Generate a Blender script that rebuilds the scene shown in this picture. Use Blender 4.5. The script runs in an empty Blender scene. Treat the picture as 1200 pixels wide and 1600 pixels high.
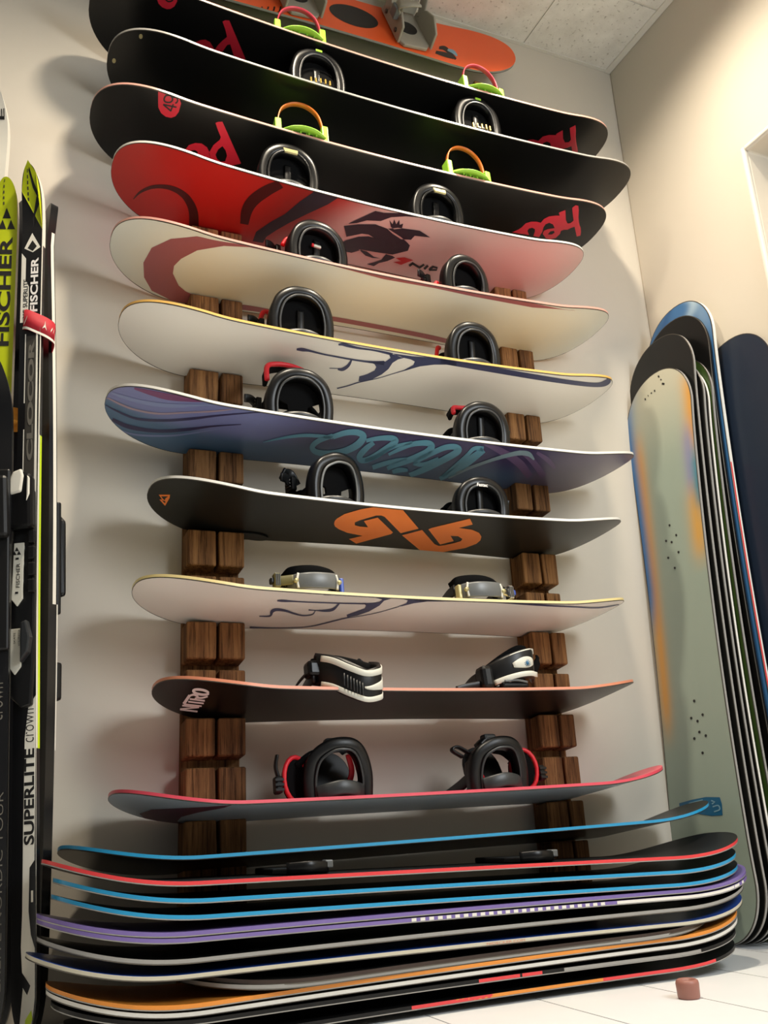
import bpy, bmesh, math, random
from mathutils import Vector, Matrix
from mathutils.geometry import delaunay_2d_cdt

S = bpy.context.scene
COL = S.collection
rng = random.Random(7)

# ------------------------------------------------------------------ camera
cam_d = bpy.data.cameras.new('camera')
cam = bpy.data.objects.new('camera', cam_d)
COL.objects.link(cam)
cam_d.sensor_fit = 'VERTICAL'
cam_d.sensor_height = 36.0
cam_d.lens = 33.206
cam_d.clip_start = .02
_r = Vector((.91461237, -.40088118, -.05271136))
_u = -Vector((.07666604, .29994282, -.95087151))
_b = -Vector((.39699688, .86563768, .30506539))
M = Matrix((_r, _u, _b)).transposed().to_4x4()
M.translation = Vector((0, -2.16, .355))
cam.matrix_world = M
S.camera = cam

# ------------------------------------------------------------------ light
W = bpy.data.worlds.new('world')
S.world = W
W.use_nodes = True
W.node_tree.nodes['Background'].inputs[0].default_value = (1.0, .99, .97, 1)
W.node_tree.nodes['Background'].inputs[1].default_value = .12

def lamp(name, kind, loc, energy, color, size=.2, sizey=None, aim=None):
    d = bpy.data.lights.new(name, kind)
    d.energy = energy
    d.color = color
    if kind == 'AREA':
        d.shape = 'RECTANGLE' if sizey else 'DISK'
        d.size = size
        if sizey: d.size_y = sizey
    else:
        d.shadow_soft_size = size
    o = bpy.data.objects.new(name, d)
    COL.objects.link(o)
    o.location = loc
    if aim is not None:
        o.rotation_euler = (Vector(aim) - Vector(loc)).to_track_quat('-Z', 'Y').to_euler()
    return o
# two warm recessed spots in the ceiling just above the frame, and daylight through the glazed shop front behind the camera
for x, y, e in ((.54, -.82, 195), (1.44, -.64, 140)):
    o = lamp('ceiling_spot_light', 'SPOT', (x, y, 2.85), e, (1.0, .875, .69), .06)
    o.data.spot_size = math.radians(146); o.data.spot_blend = 1.0
lamp('shop_front_daylight', 'AREA', (1.8, -2.35, 1.75), 46, (.90, .96, 1.0), .7, .9, aim=(1.15, -.75, .0))

S.view_settings.view_transform = 'Standard'
S.view_settings.look = 'None'
S.view_settings.gamma = 1.0
S.view_settings.use_curve_mapping = False
S.view_settings.exposure = -.04

# ------------------------------------------------------------------ materials
MATS = {}
def mat(name, color=(.5, .5, .5), rough=.5, metal=0.0, coat=0.0, fn=None, spec=.5):
    if name in MATS: return MATS[name]
    m = bpy.data.materials.new(name)
    m.use_nodes = True
    b = m.node_tree.nodes['Principled BSDF']
    b.inputs['Base Color'].default_value = (*color, 1)
    b.inputs['Roughness'].default_value = rough
    b.inputs['Metallic'].default_value = metal
    b.inputs['Specular IOR Level'].default_value = spec
    if coat:
        b.inputs['Coat Weight'].default_value = coat
        b.inputs['Coat Roughness'].default_value = .12
    if fn: fn(m, m.node_tree, b)
    MATS[name] = m
    return m
def srgb(r, g, b):
    return tuple(((c/255)/12.92 if c/255 <= .04045 else ((c/255+.055)/1.055)**2.4) for c in (r, g, b))

def nd(nt, t, **k):
    n = nt.nodes.new(t)
    for a, v in k.items(): setattr(n, a, v)
    return n
def coords(nt, scale=(1, 1, 1), src='Object'):
    tc = nd(nt, 'ShaderNodeTexCoord')
    mp = nd(nt, 'ShaderNodeMapping')
    mp.inputs['Scale'].default_value = scale
    nt.links.new(tc.outputs[src], mp.inputs[0])
    return mp.outputs[0]
def ramp(nt, fac, stops):
    r = nd(nt, 'ShaderNodeValToRGB')
    e = r.color_ramp.elements
    while len(e) < len(stops): e.new(.5)
    for i, (p, c) in enumerate(stops):
        e[i].position = p
        e[i].color = (*c, 1)
    nt.links.new(fac, r.inputs[0])
    return r.outputs[0]
def noise(nt, vec, scale, detail=4, rough=.5):
    n = nd(nt, 'ShaderNodeTexNoise')
    n.inputs['Scale'].default_value = scale
    n.inputs['Detail'].default_value = detail
    n.inputs['Roughness'].default_value = rough
    nt.links.new(vec, n.inputs['Vector'])
    return n.outputs[0]
def bump(nt, b, h, strength=.2, dist=.002):
    n = nd(nt, 'ShaderNodeBump')
    n.inputs['Strength'].default_value = strength
    n.inputs['Distance'].default_value = dist
    nt.links.new(h, n.inputs['Height'])
    nt.links.new(n.outputs[0], b.inputs['Normal'])

def f_wall(m, nt, b):
    v = coords(nt)
    nt.links.new(ramp(nt, noise(nt, v, 1.6, 3), [(.3, srgb(204, 196, 182)), (.75, srgb(210, 203, 190))]), b.inputs['Base Color'])
    bump(nt, b, noise(nt, v, 90, 5), .12, .001)
def f_ceil(m, nt, b):
    v = coords(nt)
    big = noise(nt, v, 9, 6, .65)
    pits = noise(nt, v, 75, 3, .6)
    mx = nd(nt, 'ShaderNodeMix', data_type='RGBA')
    mx.blend_type = 'MULTIPLY'
    mx.inputs[0].default_value = 1
    nt.links.new(ramp(nt, big, [(.3, srgb(212, 208, 200)), (.7, srgb(236, 233, 226))]), mx.inputs[6])
    nt.links.new(ramp(nt, pits, [(.30, (.55, .53, .5)), (.40, (1, 1, 1))]), mx.inputs[7])
    nt.links.new(mx.outputs[2], b.inputs['Base Color'])
    bump(nt, b, pits, .35, .002)
def f_tile(m, nt, b):
    v = coords(nt)
    nt.links.new(ramp(nt, noise(nt, v, 3, 5), [(.3, srgb(230, 232, 233)), (.7, srgb(239, 241, 242))]), b.inputs['Base Color'])
def f_wood(m, nt, b):
    v = coords(nt, (26, 26, 1.6))
    g = noise(nt, v, 1.6, 7, .68)
    v2 = coords(nt, (60, 60, 2.5))
    f = noise(nt, v2, 2.2, 5, .7)
    v3 = coords(nt, (3.2, 3.2, 2.4))
    blot = noise(nt, v3, 2.0, 3)
    c1 = ramp(nt, g, [(.30, srgb(70, 46, 28)), (.44, srgb(118, 82, 50)), (.56, srgb(148, 106, 66)), (.74, srgb(178, 134, 88))])
    mx = nd(nt, 'ShaderNodeMix', data_type='RGBA'); mx.blend_type = 'MULTIPLY'; mx.inputs[0].default_value = .8
    nt.links.new(c1, mx.inputs[6])
    nt.links.new(ramp(nt, f, [(.38, (.22, .17, .13)), (.50, (1, 1, 1))]), mx.inputs[7])
    my = nd(nt, 'ShaderNodeMix', data_type='RGBA'); my.blend_type = 'MULTIPLY'; my.inputs[0].default_value = .7
    nt.links.new(mx.outputs[2], my.inputs[6])
    nt.links.new(ramp(nt, blot, [(.3, (.5, .46, .42)), (.6, (1, 1, 1))]), my.inputs[7])
    nt.links.new(my.outputs[2], b.inputs['Base Color'])
    bump(nt, b, f, .5, .002)
mat('wall_paint', rough=.85, fn=f_wall, spec=.25)
mat('ceiling_board', rough=.95, fn=f_ceil, spec=.1)
mat('floor_tile', rough=.28, fn=f_tile)
mat('grout', srgb(150, 148, 142), .9)
mat('rail_white', srgb(218, 214, 204), .6)
mat('door_paint', srgb(226, 216, 196), .5)
mat('old_wood', rough=.75, fn=f_wood, spec=.2)
mat('crack_shade', srgb(16, 10, 6), .95)
# plastics and board finishes
def attr(m, nt, b):
    a = nd(nt, 'ShaderNodeVertexColor'); a.layer_name = 'paint'
    nt.links.new(a.outputs[0], b.inputs['Base Color'])
mat('painted', rough=.32, fn=attr)
mat('black_base', srgb(12, 12, 12), .34, spec=.3)
mat('charcoal_base', srgb(22, 23, 23), .34, spec=.3)
mat('black_gloss', srgb(10, 10, 11), .33, spec=.3)
mat('black_plastic', srgb(16, 16, 17), .38, spec=.35)
mat('dark_plastic', srgb(38, 40, 42), .4)
mat('grey_plastic', srgb(96, 98, 98), .36)
mat('black_fabric', srgb(8, 8, 9), .9, spec=.15)
mat('ink', srgb(20, 19, 20), .45)
mat('steel', srgb(92, 88, 82), .35, .8)
mat('chrome', srgb(200, 200, 200), .18, 1.0)
mat('crimson', srgb(190, 32, 52), .4)
mat('maroon', srgb(66, 26, 24), .4)
mat('slate_print', srgb(46, 44, 54), .4)
mat('red_print', srgb(180, 40, 44), .4)
mat('rose', srgb(158, 92, 102), .4)
mat('grey_print', srgb(110, 100, 98), .4)
mat('navy_print', srgb(54, 60, 98), .4)
mat('magenta_print', srgb(132, 76, 122), .35)
mat('pink_print', srgb(176, 154, 172), .35)
mat('indigo_print', srgb(64, 60, 100), .35)
mat('periwinkle', srgb(140, 152, 200), .35)
mat('violet_print', srgb(112, 92, 134), .35)
mat('cyan_print', srgb(104, 172, 200), .35)
mat('cyan_pale', srgb(142, 170, 184), .35)
mat('orange_print', srgb(240, 128, 50), .4)
mat('white_print', srgb(240, 236, 232), .4)
mat('burgundy', srgb(112, 62, 82), .35)
mat('blue_sticker', srgb(22, 92, 132), .45)
mat('sticker_pale', srgb(120, 160, 180), .5)
mat('white_base', srgb(236, 233, 228), .3)
mat('cream_base', srgb(226, 232, 228), .3)
mat('steel_blue_base', srgb(198, 214, 230), .3)
mat('grey_base', srgb(140, 140, 142), .35)
mat('navy_base', srgb(22, 34, 52), .4)
mat('green_base', srgb(44, 66, 22), .4)
mat('brown_base', srgb(50, 34, 26), .45)
mat('side_white', srgb(225, 222, 214), .4)
mat('side_yellow', srgb(226, 178, 92), .4)
mat('side_cream', srgb(220, 200, 140), .4)
mat('side_red', srgb(222, 62, 66), .35)
mat('side_faded_red', srgb(206, 150, 136), .35)
mat('side_pink', srgb(214, 74, 92), .35)
mat('side_blue', srgb(40, 150, 200), .3)
mat('side_royal', srgb(36, 78, 170), .3)
mat('side_purple', srgb(120, 102, 166), .35)
mat('side_beige', srgb(196, 190, 170), .45)
mat('side_orange', srgb(224, 140, 52), .4)
mat('side_black', srgb(15, 15, 16), .4, spec=.3)
mat('side_grey', srgb(150, 148, 144), .4)
mat('side_copper', srgb(206, 130, 100), .4)
mat('orange_top', srgb(238, 94, 40), .35)
mat('lime', srgb(150, 205, 60), .4)
mat('orange_ribbon', srgb(214, 110, 36), .35)
mat('pink_ribbon', srgb(190, 52, 72), .35)
mat('red_trim', srgb(214, 30, 44), .5)
mat('white_strap', srgb(208, 206, 194), .45)
mat('binding_grey', srgb(158, 152, 138), .5)
mat('olive', srgb(104, 98, 62), .45)
mat('badge', srgb(176, 166, 120), .3, .3)
mat('gold', srgb(180, 150, 70), .35, .5)
mat('royal_clip', srgb(40, 70, 160), .4)
mat('ski_yellow', srgb(178, 188, 22), .3)
mat('ski_neon', srgb(206, 232, 20), .35)
mat('ski_white', srgb(226, 222, 210), .3)
mat('ski_black', srgb(17, 17, 19), .28)
mat('ski_grey', srgb(104, 100, 92), .35)
mat('ski_dark_grey', srgb(58, 55, 50), .35)
mat('ski_green', srgb(60, 128, 60), .4)
mat('strap_red', srgb(176, 22, 40), .7)
mat('strap_orange', srgb(226, 152, 48), .7)
mat('rubber_cap', srgb(150, 100, 88), .45)

# ------------------------------------------------------------------ object helpers
def link(name, me, m, parent=None, smooth=False):
    o = bpy.data.objects.new(name, me)
    COL.objects.link(o)
    if m is not None and not me.materials: me.materials.append(MATS[m] if isinstance(m, str) else m)
    if parent: o.parent = parent
    if smooth:
        for p in me.polygons: p.use_smooth = True
    return o
def from_bm(name, bm, m, parent=None, smooth=False, recalc=True):
    if recalc: bmesh.ops.recalc_face_normals(bm, faces=bm.faces)
    me = bpy.data.meshes.new(name)
    bm.to_mesh(me); bm.free()
    return link(name, me, m, parent, smooth)
def empty(name, loc, parent=None):
    o = bpy.data.objects.new(name, None)
    o.empty_display_size = .05
    COL.objects.link(o)
    o.location = loc
    if parent: o.parent = parent
    return o
def tag(o, label, cat, group=None):
    o['label'] = label; o['category'] = cat
    if group: o['group'] = group
    return o
def struct(o, label=None):
    o['kind'] = 'structure'
    if label: o['label'] = label
    return o
def add_box(bm, lo, hi):
    vs = [bm.verts.new((x, y, z)) for x in (lo[0], hi[0]) for y in (lo[1], hi[1]) for z in (lo[2], hi[2])]
    for f in ((0, 1, 3, 2), (4, 6, 7, 5), (0, 4, 5, 1), (2, 3, 7, 6), (0, 2, 6, 4), (1, 5, 7, 3)):
        bm.faces.new([vs[i] for i in f])
def bevel(o, w, seg=2, angle=35):
    md = o.modifiers.new('bevel', 'BEVEL')
    md.width = w; md.segments = seg; md.limit_method = 'ANGLE'; md.angle_limit = math.radians(angle)
    return o
def crom(pts, n=6):
    pts = [Vector(p) for p in pts]
    if len(pts) < 3: return pts
    Q = [2*pts[0]-pts[1]] + pts + [2*pts[-1]-pts[-2]]
    out = []
    for i in range(1, len(Q)-2):
        a, b, c, d = Q[i-1:i+3]
        for k in range(n):
            t = k/n
            out.append(.5*((2*b)+(-a+c)*t+(2*a-5*b+4*c-d)*t*t+(-a+3*b-3*c+d)*t**3))
    out.append(Q[-2])
    return out
def sweep(bm, path, w, h, side, fn=lambda v: v, rnd=0):
    """a band w wide (along side direction) and h thick swept along path; w may be a list"""
    rings = []
    n = len(path)
    for i, p in enumerate(path):
        t = (path[min(i+1, n-1)] - path[max(i-1, 0)]).normalized()
        s = side(i/(n-1)) if callable(side) else Vector(side)
        s = (s - t*s.dot(t)).normalized()
        q = t.cross(s)
        ww = (w(i/(n-1)) if callable(w) else w)/2
        hh = (h(i/(n-1)) if callable(h) else h)/2
        if rnd:
            prof = [(-ww, -hh*.4), (-ww*.8, -hh), (ww*.8, -hh), (ww, -hh*.4), (ww, hh*.4), (ww*.8, hh), (-ww*.8, hh), (-ww, hh*.4)]
        else:
            prof = [(-ww, -hh), (ww, -hh), (ww, hh), (-ww, hh)]
        rings.append([bm.verts.new(fn(p + s*a + q*b)) for a, b in prof])
    k = len(rings[0])
    for i in range(n-1):
        for j in range(k):
            bm.faces.new((rings[i][j], rings[i][(j+1) % k], rings[i+1][(j+1) % k], rings[i+1][j]))
    bm.faces.new(rings[0]); bm.faces.new(rings[-1])
def tube(bm, path, r, fn=lambda v: v, k=8, closed=False):
    n = len(path); rings = []
    for i, p in enumerate(path):
        a = path[(i-1) % n] if closed else path[max(i-1, 0)]
        b = path[(i+1) % n] if closed else path[min(i+1, n-1)]
        t = (b-a).normalized()
        s = t.orthogonal().normalized() if i == 0 else (s - t*s.dot(t)).normalized()
        q = t.cross(s)
        rr = r(i/(n-1)) if callable(r) else r
        rings.append([bm.verts.new(fn(p + s*rr*math.cos(2*math.pi*j/k) + q*rr*math.sin(2*math.pi*j/k))) for j in range(k)])
    for i in range(n if closed else n-1):
        for j in range(k):
            A, B = rings[i], rings[(i+1) % n]
            bm.faces.new((A[j], A[(j+1) % k], B[(j+1) % k], B[j]))
    if not closed:
        bm.faces.new(rings[0]); bm.faces.new(rings[-1])
def prism(bm, loop, z0, z1, fn=lambda v: v):
    """extrude a 2D loop (x,y) from z0 to z1"""
    a = [bm.verts.new(fn(Vector((x, y, z0)))) for x, y in loop]
    b = [bm.verts.new(fn(Vector((x, y, z1)))) for x, y in loop]
    n = len(loop)
    bm.faces.new(a); bm.faces.new(b)
    for i in range(n): bm.faces.new((a[i], a[(i+1) % n], b[(i+1) % n], b[i]))

# ------------------------------------------------------------------ board surface

def half_width(B,u):
    L=B['L'];a=abs(u);hc=B['wc']/2;hw=B['ww']/2;uc=L/2-B['tip']
    if a<=uc: return hw+(hc-hw)*(a/uc)**2
    t=min(1.0,(a-uc)/(L/2-uc)); return hc*max(0.0,1-t**B['sq'])**(1/B['sq'])
def lift(B,u):
    a=abs(u);u0=B['L']/2-B['nose'];z=B.get('bow',0.0)*max(0.0,1-(2*u/B['L'])**2)
    if a<=u0 or ('taper' in B and u<0): return z
    return z+B['lift']*((a-u0)/B['nose'])**2
def frame(B):
    if 'X' in B: return B['X'],B['F'],B['N']
    th=math.radians(B['th']);ro=B.get('ro',0.0)
    return (math.cos(ro),0,math.sin(ro)),(0,-math.cos(th),math.sin(th)),(-math.sin(ro)*math.cos(th),math.sin(th),math.cos(th)*math.cos(ro))
def P(B,u,v,off=0.0):
    # a point of the board: u metres along it, v in [-1,1] across it, off above the base
    X,F,N=frame(B);w=half_width(B,u)*v;z=lift(B,u)+off;c=B['c']
    return tuple(c[i]+X[i]*u+F[i]*w+N[i]*z for i in range(3))

# size and place of every board: length, widths, tip, lift and frame
BOARDS = {
    'h1': {'L': 1.5853, 'wc': 0.284, 'ww': 0.242, 'tip': 0.17, 'nose': 0.25, 'sq': 2.3, 'lift': 0.0544, 'th': 6.9837, 'ro': -0.0233, 'c': [0.9623, -0.1501, 2.3179]},
    'h2': {'L': 1.5997, 'wc': 0.284, 'ww': 0.242, 'tip': 0.17, 'nose': 0.25, 'sq': 2.3, 'lift': 0.0521, 'th': 6.9872, 'ro': -0.0083, 'c': [1.0217, -0.1501, 2.174]},
    'h3': {'L': 1.5141, 'wc': 0.284, 'ww': 0.242, 'tip': 0.17, 'nose': 0.25, 'sq': 2.3, 'lift': 0.0459, 'th': 6.9999, 'ro': -0.0101, 'c': [0.9436, -0.1501, 1.9994]},
    'red': {'L': 1.3519, 'wc': 0.284, 'ww': 0.242, 'tip': 0.17, 'nose': 0.25, 'sq': 2.3, 'lift': 0.0534, 'th': 5.0, 'ro': -0.0167, 'c': [0.9188, -0.151, 1.8424]},
    'moon': {'L': 1.4073, 'wc': 0.284, 'ww': 0.242, 'tip': 0.17, 'nose': 0.25, 'sq': 2.3, 'lift': 0.0529, 'th': 4.8571, 'ro': -0.0063, 'c': [0.9513, -0.1506, 1.641]},
    'w1': {'L': 1.3608, 'wc': 0.284, 'ww': 0.242, 'tip': 0.17, 'nose': 0.25, 'sq': 2.3, 'lift': 0.0494, 'th': 4.3662, 'ro': -0.0059, 'c': [0.9548, -0.1506, 1.4322]},
    'nitro': {'L': 1.4208, 'wc': 0.284, 'ww': 0.242, 'tip': 0.17, 'nose': 0.25, 'sq': 2.3, 'lift': 0.0515, 'th': 2.6638, 'ro': -0.0108, 'c': [0.9609, -0.1509, 1.2182]},
    'dog': {'L': 1.2477, 'wc': 0.284, 'ww': 0.242, 'tip': 0.17, 'nose': 0.25, 'sq': 2.3, 'lift': 0.0479, 'th': 4.8101, 'ro': -0.0039, 'c': [0.9751, -0.1506, 1.0198]},
    'w2': {'L': 1.2512, 'wc': 0.284, 'ww': 0.242, 'tip': 0.17, 'nose': 0.25, 'sq': 2.3, 'lift': 0.0416, 'th': 6.0648, 'ro': -0.0014, 'c': [0.9495, -0.1503, 0.8043]},
    'n3': {'L': 1.2013, 'wc': 0.284, 'ww': 0.242, 'tip': 0.17, 'nose': 0.25, 'sq': 2.3, 'lift': 0.0414, 'th': 8.1916, 'ro': -0.0, 'c': [0.9724, -0.1498, 0.5927]},
    'pink': {'L': 1.3372, 'wc': 0.284, 'ww': 0.242, 'tip': 0.17, 'nose': 0.25, 'sq': 2.3, 'lift': 0.0472, 'th': 6.5586, 'ro': 0.0058, 'c': [0.9582, -0.1502, 0.3754]},
    'b12': {'L': 1.557, 'wc': 0.284, 'ww': 0.242, 'tip': 0.17, 'nose': 0.25, 'sq': 2.3, 'lift': 0.0476, 'th': 7.0899, 'ro': 0.0093, 'c': [0.9762, -0.1501, 0.2811]},
    'red13': {'L': 1.5286, 'wc': 0.284, 'ww': 0.242, 'tip': 0.17, 'nose': 0.25, 'sq': 2.3, 'lift': 0.045, 'th': 1.0, 'ro': -0.0251, 'c': [0.9189, -0.3005, 0.2406]},
    'blue12': {'L': 1.4951, 'wc': 0.284, 'ww': 0.242, 'tip': 0.17, 'nose': 0.25, 'sq': 2.3, 'lift': 0.0411, 'th': 1.0, 'ro': -0.0256, 'c': [0.9233, -0.3002, 0.212]},
    'blue11': {'L': 1.497, 'wc': 0.284, 'ww': 0.242, 'tip': 0.17, 'nose': 0.25, 'sq': 2.3, 'lift': 0.0408, 'th': 1.0, 'ro': -0.025, 'c': [0.9224, -0.3002, 0.1863]},
    'purp10': {'L': 1.5415, 'wc': 0.284, 'ww': 0.242, 'tip': 0.17, 'nose': 0.25, 'sq': 2.3, 'lift': 0.0386, 'th': 1.0, 'ro': -0.0135, 'c': [0.9224, -0.2998, 0.1677]},
    'purp9': {'L': 1.5401, 'wc': 0.284, 'ww': 0.242, 'tip': 0.17, 'nose': 0.25, 'sq': 2.3, 'lift': 0.0398, 'th': 1.0, 'ro': -0.0155, 'c': [0.9222, -0.3001, 0.1567]},
    'dark8': {'L': 1.5248, 'wc': 0.284, 'ww': 0.242, 'tip': 0.17, 'nose': 0.25, 'sq': 2.3, 'lift': 0.0454, 'th': 1.0, 'ro': -0.0065, 'c': [0.9171, -0.2998, 0.1294]},
    'blue7': {'L': 1.5308, 'wc': 0.284, 'ww': 0.242, 'tip': 0.17, 'nose': 0.25, 'sq': 2.3, 'lift': 0.0436, 'th': 1.0, 'ro': -0.0112, 'c': [0.9032, -0.3003, 0.1037]},
    'orange4': {'L': 1.476, 'wc': 0.284, 'ww': 0.242, 'tip': 0.17, 'nose': 0.25, 'sq': 2.3, 'lift': 0.0434, 'th': 1.0, 'ro': 0.008, 'c': [0.9123, -0.2989, 0.0674]},
    'white3': {'L': 1.4754, 'wc': 0.284, 'ww': 0.242, 'tip': 0.17, 'nose': 0.25, 'sq': 2.3, 'lift': 0.0437, 'th': 1.0, 'ro': 0.0051, 'c': [0.913, -0.2963, 0.0538]},
    'dark2': {'L': 1.4533, 'wc': 0.284, 'ww': 0.242, 'tip': 0.17, 'nose': 0.25, 'sq': 2.3, 'lift': 0.0353, 'th': 1.0, 'ro': 0.0003, 'c': [0.9106, -0.2997, 0.0402]},
    'flame1': {'L': 1.4232, 'wc': 0.284, 'ww': 0.242, 'tip': 0.17, 'nose': 0.25, 'sq': 2.3, 'lift': 0.0309, 'th': 1.0, 'ro': 0.0038, 'c': [0.9178, -0.2993, 0.012]},
    'black6': {'L': 1.1604, 'wc': 0.284, 'ww': 0.242, 'tip': 0.17, 'nose': 0.25, 'sq': 2.3, 'lift': 0.0206, 'th': 1.0, 'ro': 0.0046, 'c': [0.9836, -0.298, 0.0825]},
    'black5': {'L': 1.163, 'wc': 0.284, 'ww': 0.242, 'tip': 0.17, 'nose': 0.25, 'sq': 2.3, 'lift': 0.0202, 'th': 1.0, 'ro': 0.0054, 'c': [0.9757, -0.2979, 0.0762]},
    'sage': {'wc': 0.292, 'ww': 0.25, 'tip': 0.15, 'nose': 0.26, 'sq': 2.1, 'lift': 0.01, 'L': 1.585, 'X': [0.04, 0.0, 0.9992], 'F': [0.0, -1.0, 0.0], 'N': [0.9992, 0.0, -0.04], 'c': [1.812, -0.137, 0.7939]},
    'stand2': {'wc': 0.292, 'ww': 0.25, 'tip': 0.15, 'nose': 0.26, 'sq': 2.1, 'lift': 0.01, 'L': 1.7, 'X': [0.04, 0.0, 0.9992], 'F': [0.0, -1.0, 0.0], 'N': [0.9992, 0.0, -0.04], 'c': [1.836, -0.142, 0.8513]},
    'stand3': {'wc': 0.292, 'ww': 0.25, 'tip': 0.15, 'nose': 0.26, 'sq': 2.1, 'lift': 0.012, 'L': 1.6, 'X': [0.036, 0.0, 0.9994], 'F': [0.0, -1.0, 0.0], 'N': [0.9994, 0.0, -0.036], 'c': [1.85, -0.15, 0.8015]},
    'stand4': {'wc': 0.292, 'ww': 0.25, 'tip': 0.15, 'nose': 0.26, 'sq': 2.1, 'lift': 0.012, 'L': 1.58, 'X': [0.032, 0.0, 0.9995], 'F': [0.0, -1.0, 0.0], 'N': [0.9995, 0.0, -0.032], 'c': [1.862, -0.154, 0.7916]},
    'stand5': {'wc': 0.292, 'ww': 0.25, 'tip': 0.15, 'nose': 0.26, 'sq': 2.1, 'lift': 0.012, 'L': 1.61, 'X': [0.026, 0.0, 0.9997], 'F': [0.0, -1.0, 0.0], 'N': [0.9997, 0.0, -0.026], 'c': [1.88, -0.16, 0.8067]},
    'stand6': {'wc': 0.292, 'ww': 0.25, 'tip': 0.15, 'nose': 0.26, 'sq': 2.1, 'lift': 0.01, 'L': 1.755, 'X': [0.012, 0.0, 0.9999], 'F': [0.0, -1.0, 0.0], 'N': [0.9999, 0.0, -0.012], 'c': [1.902, -0.166, 0.8794]},
    'stand7': {'wc': 0.292, 'ww': 0.25, 'tip': 0.15, 'nose': 0.26, 'sq': 2.1, 'lift': 0.01, 'L': 1.805, 'X': [0.01, 0.0, 1.0], 'F': [0.0, -1.0, 0.0], 'N': [1.0, 0.0, -0.01], 'c': [1.921, -0.172, 0.9045]},
    'navy': {'wc': 0.292, 'ww': 0.25, 'tip': 0.15, 'nose': 0.26, 'sq': 2.1, 'lift': 0.01, 'L': 1.615, 'X': [0.01, 0.0, 1.0], 'F': [0.0, -1.0, 0.0], 'N': [1.0, 0.0, -0.01], 'c': [1.952, -0.335, 0.8095]},
    'orange': {'wc': 0.245, 'ww': 0.212, 'tip': 0.17, 'nose': 0.26, 'sq': 2.2, 'lift': 0.03, 'L': 1.5, 'X': [0.9998, 0, 0.018], 'F': [0, -0.2895, -0.9572], 'N': [0, -0.9572, 0.2895], 'c': [0.765, -0.052, 2.695]},
}
BIND = {'h1': [-0.2487, 0.3028], 'h2': [-0.2677, 0.2207], 'h3': [-0.234, 0.2447], 'red': [-0.2557, 0.1667], 'moon': [-0.2299, 0.1863], 'w1': [-0.2683, 0.2045], 'nitro': [-0.2857, 0.2028], 'dog': [-0.2364, 0.1683], 'w2': [-0.2487, 0.1715], 'n3': [-0.2124, 0.1926], 'pink': [-0.2079, 0.1748], 'red13': [-0.3024, 0.1971], 'orange': [0.0015, 0.3657]}
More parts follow.
